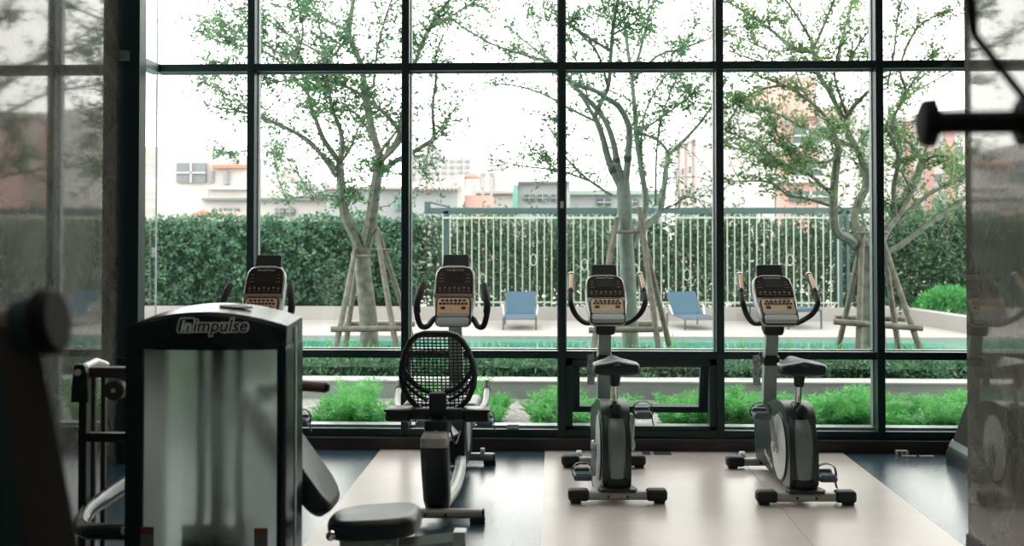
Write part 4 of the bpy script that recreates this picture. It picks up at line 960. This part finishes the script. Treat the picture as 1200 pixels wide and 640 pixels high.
def recumbent():
    t = thing('recumbent_bike', '', 'exercise bike')
    stabilizer(t, 0.0, 0.235, False, z=0.042); stabilizer(t, 1.42, 0.215, False, z=0.045)
    for s in (-1, 1): MB().cyl((s * 0.13, 1.40, 0.075), (s * 0.155, 1.40, 0.075), 0.028, 16).build('transport_wheel', 'white', t)
    # rear leg cover, overhanging to the back at its top
    def rr_(y, z, w, d): return [Vector((x, y + yy, z)) for x, yy in rrect(w, d, min(w, d) * 0.25, 4)]
    MB().loft([rr_(0.12, 0.045, 0.118, 0.14), rr_(0.06, 0.10, 0.128, 0.15), rr_(0.00, 0.25, 0.134, 0.16), rr_(-0.05, 0.385, 0.134, 0.17)]).build('rear_leg_cover', 'black', t, ang=40)
    MB().loft([rr_(-0.05, 0.385, 0.132, 0.168), rr_(-0.065, 0.43, 0.128, 0.15), rr_(-0.06, 0.447, 0.108, 0.13)]).build('rail_end_cap', 'stab', t, ang=40)
    # inclined seat rail and floor beam
    MB().tube([(0, -0.03, 0.41), (0, 0.55, 0.33), (0, 0.98, 0.27)], 0.045, 4, flat=1.0).build('seat_rail', 'silver', t, ang=20)
    MB().tube(smooth([(0.03, 0.08, 0.07), (0.06, 0.35, 0.085), (0.06, 0.75, 0.12), (0.03, 1.0, 0.16)], 5), 0.032, 10).build('floor_beam', 'silver', t)
    # front body
    out = [(0.84, 0.12), (0.86, 0.30), (0.94, 0.44), (1.05, 0.52), (1.17, 0.54), (1.30, 0.50), (1.42, 0.40), (1.48, 0.26), (1.48, 0.12), (1.38, 0.075), (1.0, 0.075)]
    out = [(p.x, p.y) for p in smooth([(a, b, 0) for a, b in out + [out[0]]], 3)][:-1]
    mxs = Matrix(((0, 0, 1, 0), (1, 0, 0, 0), (0, 1, 0, 0), (0, 0, 0, 1)))
    MB().prism(out, -0.075, 0.075, mxs, 0.022, 3).build('body_shroud', 'black', t, ang=50)
    for s in (-1, 1):
        m3 = Matrix.Translation((s * 0.072, 1.13, 0.30)) @ Matrix.Rotation(R(90 * s), 4, 'Y')
        MB().lathe([(0.17, 0.0), (0.168, 0.008), (0.06, 0.016), (0.03, 0.018)], m3, 36).build('disc_cover', 'disc', t)
    add_crank(t, (0, 1.13, 0.30), R(-8), 0.08, 0.165, 0.10)
    # mast and console
    MB().loft([[Vector((x * 0.04, 1.28 + y * 0.035, 0.46)) for x, y in ((-1, -1), (1, -1), (1, 1), (-1, 1))], [Vector((x * 0.036, 1.06 + y * 0.03, 0.96)) for x, y in ((-1, -1), (1, -1), (1, 1), (-1, 1))]]).build('mast', 'steel', t, ang=25)
    console(t, (0, 0.93, 0.888), (0, 0.45, 0.86), True)
    for s in (-1, 1):
        pts = smooth([(s * 0.06, 1.02, 0.95), (s * 0.115, 0.98, 0.92), (s * 0.145, 0.93, 0.884), (s * 0.178, 0.89, 0.888), (s * 0.197, 0.87, 0.945), (s * 0.200, 0.88, 1.015), (s * 0.186, 0.92, 1.085), (s * 0.178, 0.95, 1.115)], 5)
        hb_ = MB().tube(pts, 0.0165, 12).build('handlebar', 'rubber', t)
        MB().tube(smooth([(s * 0.198, 0.872, 0.965), (s * 0.200, 0.88, 1.015), (s * 0.186, 0.92, 1.085), (s * 0.177, 0.953, 1.12)], 5), 0.0205, 12).build('grip', 'rubber', hb_)
    # seat: carriage, cushion, tray bar, mesh back
    MB().box((0, 0.10, 0.455), (0.12, 0.24, 0.09), 0.02).build('seat_carriage', 'black', t)
    MB().box((0, 0.36, 0.515), (0.40, 0.36, 0.075), 0.035, 4).build('seat_cushion', 'leather', t)
    tr = MB()
    tr.box((0, 0.10, 0.515), (0.30, 0.07, 0.06), 0.015)
    for s in (-1, 1):
        tr.box((s * 0.195, 0.09, 0.508), (0.125, 0.13, 0.052), 0.014); tr.box((s * 0.195, 0.09, 0.538), (0.135, 0.14, 0.016), 0.006)
    o = tr.build('tray_bar', 'black', t)
    for s in (-1, 1): MB().box((s * 0.195, 0.09, 0.5455), (0.10, 0.10, 0.004), 0.001).build('tray_recess', 'charcoal', o)
    MB().add(TXT[0], TXT[1], Matrix.Translation((0, 0.062, 0.502)) @ Matrix.Rotation(R(90), 4, 'X') @ Matrix.Scale(0.8, 4)).build('lettering', 'mark', o)
    for s in (-1, 1):
        h = MB().tube(smooth([(s * 0.20, 0.16, 0.52), (s * 0.225, 0.24, 0.545), (s * 0.23, 0.32, 0.59), (s * 0.228, 0.38, 0.63)], 4), 0.015, 12).build('side_handle', 'silver', t)
        MB().tube([(s * 0.23, 0.34, 0.602), (s * 0.228, 0.385, 0.633)], 0.019, 12).build('handle_end', 'black', h)
    # mesh back: outline half width at height v (0..1)
    def hw(v):
        tab = [(0, 0.075), (0.06, 0.112), (0.15, 0.148), (0.3, 0.176), (0.45, 0.184), (0.6, 0.178), (0.78, 0.156), (0.9, 0.128), (0.965, 0.098), (1.0, 0.055)]
        for (a, wa), (b, wb_) in zip(tab, tab[1:]):
            if a <= v <= b: return wa + (wb_ - wa) * (v - a) / (b - a)
        return 0
    def bp(x, v): return Vector((x, 0.16 - 0.14 * v - 0.05 * math.cos(min(1, abs(x) / 0.2) * 1.57) * (1 - 0.4 * v), 0.525 + 0.40 * v))
    vv = [0, .03, .06, .1, .15, .22, .3, .38, .45, .52, .6, .7, .78, .84, .9, .94, .965, .985, 1.0]
    loop = [bp(hw(v), v) for v in vv] + [bp(0.02, 1.0), bp(-0.02, 1.0)] + [bp(-hw(v), v) for v in reversed(vv)] + [bp(-0.03, -0.01), bp(0.03, -0.01)]
    sb = MB().tube(loop, 0.015, 10, closed=True).build('back_frame', 'black', t)
    mb = MB()
    for k in range(1, 24):
        v = k / 24; w = hw(v); n = 14
        mb.tube([bp(-w + 2 * w * i / n, v) for i in range(n + 1)], 0.0031, 4)
    for k in range(-8, 9):
        x = k * 0.0205; seg = [v for v in np.linspace(0.01, 0.99, 30) if hw(v) > abs(x)]
        if len(seg) > 2: mb.tube([bp(x, v) for v in seg], 0.0030, 4)
    mb.build('back_mesh', 'black', t)
    MB().tube(smooth([bp(-0.178, 0.56), bp(-0.15, 0.44), bp(-0.09, 0.30), bp(0, 0.235), bp(0.09, 0.30), bp(0.15, 0.44), bp(0.178, 0.56)], 5), 0.013, 8).build('back_brace', 'black', t)
    for s in (-1, 1): MB().tube(smooth([bp(s * 0.165, 0.36), bp(s * 0.11, 0.22), bp(s * 0.05, 0.14)], 5), 0.010, 8).build('back_brace', 'black', t)
    mb = MB(); mb.box((0, 0.075, 0.56), (0.085, 0.05, 0.14), 0.015, rot=(R(10), 0, 0)); mb.build('back_spine', 'black', t)
    for s in (-1, 1): MB().tube(smooth([(s * 0.05, 0.12, 0.47), (s * 0.07, 0.2, 0.36), (s * 0.06, 0.5, 0.30), (s * 0.05, 0.85, 0.3)], 5), 0.005, 6).build('cable', 'strap', t)
    return t
rb = recumbent()
rb['label'] = 'recumbent exercise bike with a black mesh backrest in full view'; rb['group'] = 'recumbent exercise bikes'
rb.location = (-0.585, 5.70, 0.003)
rb2 = copy_tree(rb); rb2.location = (-1.705, 5.70, 0.0); rb2['label'] = 'recumbent exercise bike mostly hidden behind the frosted weight tower, console showing above it'

# ------------------------------------------------------------------ weight machine with the frosted tower
XT, YTW = -1.035, 3.40
wm = thing('weight_machine', 'black weight machine with a frosted tower, badge and padded seat', 'weight machine', (XT, YTW, 0))
def fr(x): return -0.035 * (1 - min(1, (x / 0.24) ** 2)) + 0.012      # bowed front
def arch(x): return 1.193 - 0.044 * (x / 0.24) ** 2
N = 24; xs = [-0.238 + 0.502 * k / N for k in range(N + 1)]
xs = [-0.24 + 0.48 * k / N for k in range(N + 1)]
rings = []
for x in xs:
    rings.append([Vector((x, fr(x), 1.080)), Vector((x, fr(x) - 0.004, 1.11)), Vector((x, fr(x) + 0.001, arch(x) - 0.012)), Vector((x, fr(x) + 0.010, arch(x))), Vector((x * 1.0, 0.215, arch(x) + 0.012)), Vector((x, 0.225, arch(x) + 0.004)), Vector((x, 0.225, 1.080))])
MB().loft(rings).build('tower_cap', 'gloss', wm, ang=28)
mb = MB(); mb.prism([(0.052 * math.cos(a), 0.030 * math.sin(a)) for a in np.linspace(0, 6.283, 24, endpoint=False)], 0, 0.004, Matrix.Translation((0.06, 0.11, 1.1985)) @ Matrix.Rotation(R(3), 4, 'Y') @ Matrix.Rotation(R(3.2), 4, 'X')); mb.build('cap_slot', 'rubber', wm)
for s in (-1, 1):
    xa, xb = (-0.243, -0.186) if s < 0 else (0.212, 0.243)
    mb = MB(); mb.lo(xa, xb, 0.0, 0.225, 0.06, 1.09, 0.008); mb.build('side_rail', 'gloss', wm)
mb = MB(); mb.lo(0.243, 0.2455, 0.11, 0.125, 0.06, 1.14); mb.build('rail_highlight', 'steel', wm)  # pale strip stands in for the highlight along the rail
vs, fs = [], []
K = 16
for k in range(K + 1):
    x = -0.186 + 0.398 * k / K
    for y in (fr(x) + 0.010, fr(x) + 0.014):
        for z in (0.09, 1.085): vs.append((x, y, z))
for k in range(K):
    i, j = 4 * k, 4 * k + 4
    fs += [(i, j, j + 1, i + 1), (i + 2, i + 3, j + 3, j + 2), (i, i + 2, j + 2, j), (i + 1, j + 1, j + 3, i + 3)]
fs += [(0, 1, 3, 2), (4 * K, 4 * K + 2, 4 * K + 3, 4 * K + 1)]
MB().add(vs, fs).build('front_shield', 'shield', wm, 'frosted translucent shield of the tower')
mb = MB(); mb.lo(-0.24, 0.24, -0.01, 0.225, 0.0, 0.09, 0.01); mb.build('tower_base', 'black', wm)
for x in (-0.045, 0.075): MB().cyl((x, 0.10, 0.09), (x, 0.10, 1.08), 0.012, 14).build('guide_rod', 'chrome', wm)
MB().lo(-0.012, 0.03, 0.09, 0.12, 0.55, 1.08, 0.004).build('selector_bar', 'steel', wm)
pl = None
for k in range(12):
    if pl is None: pl = MB().lo(-0.085, 0.095, 0.045, 0.165, 0, 0.034, 0.004).build('weight_plate', 'black', wm); q = pl
    else: q = pl.copy(); C.objects.link(q); q.parent = wm
    q.location = (0, 0, 0.095 + 0.0385 * k)
# badge
def on_cap(vs, fs, dx, dz, lift, name, m):
    out = [(v.x + dx, fr(v.x + dx) - 0.006 - lift - v.z, v.y + dz) for v in vs]; MB().add(out, fs).build(name, m, wm, ang=20)
v, f = text_geo('impulse', 0.052, 0.22, 0.0040, 0.0005); on_cap(v, f, 0.050, 1.152, 0.0005, 'badge_outline', 'badge')
v, f = text_geo('impulse', 0.052, 0.22, 0.0008, 0.0005); on_cap(v, f, 0.050, 1.152, 0.002, 'badge_lettering', 'gloss')
sq = MB(); 
def skew(pts): return [Vector((x + y * 0.22, y, 0)) for x, y in pts]
def plate(pts, dx, dz, lift, name, m):
    n = len(pts); on_cap(skew(pts), [tuple(range(n))], dx, dz, lift, name, m)
plate(rrect(0.050, 0.046, 0.009, 4), -0.050, 1.154, 0.001, 'badge_square_outline', 'badge')
plate(rrect(0.0435, 0.0395, 0.007, 4), -0.050, 1.154, 0.002, 'badge_square', 'gloss')
v, f = text_geo('in', 0.046, 0.22, 0.0018, 0.0004); on_cap(v, f, -0.050, 1.152, 0.003, 'badge_square_lettering', 'badge')
for (x, hm, lb) in ((-0.172, 'red', 'small label with a red header'), (0.168, 'orange', 'small label with an orange header')):
    w_ = 0.040
    o = MB().lo(x - w_ / 2, x + w_ / 2, fr(x) + 0.006, fr(x) + 0.009, 0.44, 0.555).build('label', 'wlabel', wm, lb)
    MB().lo(x - w_ / 2, x + w_ / 2, fr(x) + 0.0045, fr(x) + 0.0062, 0.535, 0.555).build('label_header', hm, o)
# seat side (towards +x)
def W(px, py, Y): return P(px, py, Y) - wm.location
a = W(438, 600, 3.80)
def cushion(outl, th, r, mx):
    Rm = sum(math.hypot(x, y) for x, y in outl) / len(outl); rings = []
    def ring(inset, z): return [mx @ Vector((x * (1 - inset / Rm), y * (1 - inset / Rm), z)) for x, y in outl]
    for k in range(5): t = R(90 * k / 4); rings.append(ring(r * 0.6 * (1 - math.sin(t)), -th + r * 0.6 * (1 - math.cos(t))))
    for k in range(7): t = R(90 * k / 6); rings.append(ring(r * (1 - math.cos(t)), -r + r * math.sin(t)))
    for k in range(1, 6): rings.append(ring(r + (Rm - r) * k / 5.5, 0.008 * (1 - (1 - k / 5.5) ** 2)))
    return MB().loft(rings)
out = []
for k in range(48):
    t = 2 * math.pi * k / 48; c_, s_ = math.cos(t), math.sin(t)
    out.append((0.150 * math.copysign(abs(c_) ** 0.62, c_), 0.128 * math.copysign(abs(s_) ** 0.66, s_) * (1 + 0.10 * c_)))
cushion(out, 0.066, 0.026, Matrix.Translation((a.x + 0.003, 0.39, 0.513)) @ Matrix.Rotation(R(-4), 4, 'Y')).build('seat_pad', 'leather', wm, ang=70)
hx, hz = W(397, 606, 3.8).x, W(397, 606, 3.8).z
cushion(rrect(0.50, 0.26, 0.085, 8), 0.070, 0.028, Matrix.Translation((hx - 0.02, 0.40, hz + 0.03)) @ Matrix.Rotation(R(54), 4, 'Y') @ Matrix.Translation((-0.25, 0, 0.03))).build('back_pad', 'leather', wm, ang=70)
mb = MB(); mb.cyl((hx + 0.005, 0.24, hz - 0.02), (hx + 0.005, 0.56, hz - 0.02), 0.010, 14); mb.lathe([(0.016, 0), (0.015, 0.010), (0.008, 0.013)], Matrix.Translation((hx + 0.005, 0.245, hz - 0.02)) @ Matrix.Rotation(R(90), 4, 'X'), 14); mb.build('pad_hinge', 'chrome', wm)
mb = MB(); mb.lo(a.x - 0.10, a.x + 0.09, 0.32, 0.46, 0.05, 0.452, 0.01); mb.build('seat_column', 'steel', wm)
mb = MB(); mb.cyl((a.x + 0.06, 0.30, 0.425), (a.x + 0.06, 0.33, 0.425), 0.008, 12); mb.build('bolt', 'silver', wm)
b = W(540, 618, 3.8)
mb = MB(); mb.box((b.x, 0.37, b.z / 2), (0.042, 0.06, b.z), 0.006); mb.build('front_post', 'steel', wm)
MB().tube([(a.x + 0.08, 0.35, 0.41), (b.x - 0.02, 0.35, b.z - 0.03)], [0.026, 0.026], 4, flat=0.5).build('link_bar', 'steel', wm, ang=20)
mb = MB(); mb.lo(0.1, b.x + 0.03, 0.33, 0.43, 0.0, 0.06, 0.008); mb.build('base_beam', 'black', wm)
mb = MB(); mb.lo(-0.1, 0.16, 0.2, 0.42, 0.0, 0.06, 0.008); mb.build('base_beam', 'black', wm)
h0, h1 = W(330, 450, 3.8), W(381, 454, 3.8)
hg = MB().tube([h0, h1], 0.0185, 16).build('handle', 'brownmetal', wm, 'brown grip with a black end cap')
MB().tube([h1, h1 + (h1 - h0).normalized() * 0.014], [0.0195, 0.012], 14).build('handle_cap', 'black', hg)
mb = MB(); mb.box((h0.x - 0.01, h0.y - 0.09, h0.z), (0.04, 0.24, 0.05), 0.008); mb.build('handle_arm', 'black', wm)
# lever side (towards -x)
p = W(95, 445, 3.72)
mb = MB(); mb.loft([[Vector((p.x + x, p.y + y, z)) for x, y in ((-0.022, -0.012), (0.022, -0.012), (0.022, 0.012), (-0.022, 0.012))] for z in ()] or [[Vector((p.x + x * s_, p.y + y, W(95, zz, 3.72).z)) for x, y in ((-0.025, -0.012), (0.025, -0.012), (0.025, 0.012), (-0.025, 0.012))] for zz, s_ in ((471, 1.15), (455, 1.05), (440, 0.9), (430, 0.75), (427, 0.45))]); mb.build('lever_plate', 'black', wm)
q = W(93.5, 436, 3.72)
MB().cyl((q.x, q.y - 0.022, q.z), (q.x, q.y - 0.010, q.z), 0.011, 12).build('bolt', 'silver', wm)
MB().tube([W(98, 431, 3.74), W(113, 424, 3.9), W(124, 428, 4.0)], 0.013, 12).build('shaft', 'silver', wm)
mb = MB(); c0, c1 = W(102, 436, 3.78), W(160, 436, 3.78); mb.lo(c0.x, c1.x, c0.y - 0.02, c0.y + 0.03, c0.z - 0.017, c0.z + 0.017, 0.004); mb.build('cross_beam', 'taupe', wm)
c0 = W(135, 457, 3.76); mb = MB(); mb.lathe([(0.034, 0), (0.034, 0.03), (0.03, 0.034)], Matrix.Translation((c0.x, c0.y + 0.02, c0.z)) @ Matrix.Rotation(R(90), 4, 'X'), 22); mb.build('pulley_plate', 'taupe', wm)
mb = MB(); mb.cyl((c0.x, c0.y - 0.02, c0.z), (c0.x, c0.y - 0.012, c0.z), 0.007, 10); mb.build('bolt', 'silver', wm)
c0 = W(99.5, 470, 3.78); mb = MB(); mb.lo(c0.x - 0.014, c0.x + 0.014, c0.y - 0.02, c0.y + 0.02, 0.0, c0.z + 0.08, 0.004); mb.build('rear_post', 'black', wm)
for px in (110, 122):
    c1 = W(px, 470, 3.95); mb = MB(); mb.lo(c1.x - 0.008, c1.x + 0.008, c1.y - 0.01, c1.y + 0.01, 0.0, W(px, 438, 3.95).z, 0.003); mb.build('guide_rail', 'taupe', wm)
c1, c2 = W(101, 512, 3.78), W(160, 512, 3.78); mb = MB(); mb.lo(c1.x, c2.x, c1.y - 0.015, c1.y + 0.015, c1.z - 0.015, c1.z + 0.015, 0.003); mb.build('cross_bar', 'black', wm)
MB().tube(smooth([W(165, 556, 4.05), W(125, 583, 3.85), W(103, 600, 3.70), W(96, 615, 3.60), W(103, 622, 3.52), W(125, 623, 3.48), W(165, 623, 3.46)], 6), 0.026, 14).build('bent_tube', 'gloss', wm)
c1 = W(147, 622, 3.44); MB().lathe([(0.014, 0), (0.012, 0.008), (0.004, 0.01)], Matrix.Translation(c1) @ Matrix.Rotation(R(90), 4, 'X'), 12).build('bolt', 'silver', wm)
mb = MB(); mb.lo(c0.x - 0.03, -0.2, 0.33, 0.41, 0.0, 0.06, 0.006); mb.build('base_beam', 'black', wm)

# ------------------------------------------------------------------ near machines, out of focus
Yn = 1.40
lm = thing('grip_machine', 'blurred machine arm with a flanged grip close to the camera beside the marble wall', 'exercise machine', (P(20, 400, Yn).x, Yn, 0)); off = lm.location
a, b = P(-75, 398, Yn) - off, P(40, 380, Yn) - off
MB().tube([a, b], 0.026, 18).build('grip', 'brownmetal', lm)
d = (b - a).normalized()
MB().tube([b - d * 0.018, b + d * 0.006], [0.034, 0.036], 20).build('collar', 'teal', lm)
MB().tube([b + d * 0.006, b + d * 0.012, b + d * 0.026, b + d * 0.031], [0.036, 0.041, 0.041, 0.036], 26).build('end_flange', 'matte', lm)
mb = MB(); p0, p1 = P(2, 385, Yn) - off, P(62, 690, Yn) - off; dd = (p1 - p0); p2 = p0 + dd * ((0 - p0.z) / dd.z)
mb.tube([p0, p2], 0.042, 4, flat=1.0); mb.build('arm_post', 'taupe', lm, ang=20)
p0, p1 = P(-32, 430, Yn - 0.05) - off, P(2, 690, Yn - 0.05) - off; dd = (p1 - p0); p2 = p0 + dd * ((0 - p0.z) / dd.z)
MB().tube([p0, p2], 0.034, 4).build('rear_post', 'teal', lm, ang=20)
MB().lo(-0.1, 0.25, -0.1, 0.06, 0.0, 0.05, 0.01).build('foot', 'black', lm)

Yr = 1.35
a0, b0 = P(1098, 144, Yr), P(1196, 143, Yr)
ch = thing('cable_handle', 'blurred black grip with round flanges hanging from straps close to the camera', 'cable handle', (P(1150, 143, Yr).x, Yr, a0.z)); off = ch.location
a, b = a0 - off, b0 - off; d = (b - a).normalized()
MB().tube([a, b], 0.0135, 18).build('grip', 'matte', ch)
MB().tube([a - d * 0.020, a - d * 0.016, a - d * 0.004, a], [0.020, 0.028, 0.029, 0.020], 26).build('flange', 'matte', ch)
MB().tube([b - d * 0.004, b, b + d * 0.012, b + d * 0.016], [0.022, 0.029, 0.028, 0.020], 26).build('flange', 'matte', ch)
ap = P(1141, 40, Yr) - off
MB().tube([ap, P(1203, 118, Yr) - off, b + d * 0.008], 0.0052, 10, flat=0.7).build('strap', 'black', ch)
MB().tube([ap, P(1113, 72, Yr + 0.02) - off, a - d * 0.01], 0.0016, 8).build('strap', 'black', ch)
MB().tube([ap, ap + Vector((-0.003, 0, 0.04)), Vector((ap.x - 0.006, 0, ZC - off.z))], [0.0062, 0.0068, 0.0068], 12, flat=0.8).build('hanging_strap', 'black', ch)
MB().lo(ap.x - 0.05, ap.x + 0.05, -0.05, 0.05, ZC - off.z - 0.02, ZC - off.z).build('ceiling_plate', 'steel', ch)

# machine foot that shows beyond the marble corner
mf = thing('treadmill', 'dark machine with a flared foot half hidden behind the marble wall end', 'exercise machine', (XP(1152, 7.0), 7.0, 0))
def rg(w, d, z, dx=0): return [Vector((dx + x, y, z)) for x, y in rrect(w, d, 0.04, 4)]
MB().loft([rg(0.28, 0.6, 0.0), rg(0.28, 0.6, 0.07), rg(0.25, 0.56, 0.11)]).build('foot', 'black', mf, ang=40)
MB().loft([rg(0.25, 0.55, 0.11), rg(0.22, 0.50, 0.16), rg(0.16, 0.42, 0.34, 0.02), rg(0.13, 0.36, 0.42, 0.03)])  .build('body', 'matte', mf, ang=40)
MB().loft([rg(0.262, 0.565, 0.11), rg(0.235, 0.52, 0.15)]).build('trim_strip', 'greygreen', mf, ang=40)

# floor outlets and the small things on the window
p = G(1060, 533); t = thing('floor_outlet', 'open floor outlet box with a beige flap on the dark floor by the window', 'floor outlet', (p.x, p.y, 0))
MB().lo(-0.055, 0.02, -0.02, 0.025, 0.0, 0.028, 0.004).build('flap', 'mat', t)
mb = MB()
for k in range(2):
    for j in range(2): mb.lo(-0.045 + 0.03 * k, -0.03 + 0.03 * k, -0.024, -0.02, 0.006 + 0.011 * j, 0.013 + 0.011 * j)
mb.build('sockets', 'black', t)
for k in (0, 1): MB().lo(-0.03 + 0.11 * k, 0.06 + 0.11 * k, -0.055, -0.035, 0.0, 0.004).build('cover_edge', 'white', t)
for k, (px, lb) in enumerate(((757, 'small dark floor cover plate touching the front foot of the upright bike'), (776, 'larger dark floor cover plate lying clear of the upright bike'))):
    p = G(px, 532); w_ = 0.05 if k == 0 else 0.11
    t = thing('floor_plate', lb, 'floor cover', (p.x, p.y, 0.003), group='floor cover plates')
    MB().lo(-w_ / 2, w_ / 2, -0.05, 0.04, 0.0, 0.006, 0.002).build('plate', 'frame', t)
    MB().lo(-w_ / 2 + 0.01, w_ / 2 - 0.01, -0.056, -0.05, 0.0, 0.003).build('plate_edge', 'bead', t)
p = P(658.5, 240, YF); t = thing('window_sensor', 'small white sensor stuck on the dark mullion', 'sensor', (p.x, YF - 0.008, p.z))
MB().lo(-0.011, 0.011, -0.008, 0.008, -0.022, 0.022, 0.003).build('sensor_body', 'white', t)
p = P(601, 499, YF); t = thing('sill_box', 'small white box on the bottom window rail beside the recumbent bike pedal', 'box', (p.x, YF + 0.03, 0.13))
MB().lo(-0.04, 0.04, -0.015, 0.015, 0.0, 0.03, 0.004).build('box_body', 'white', t)
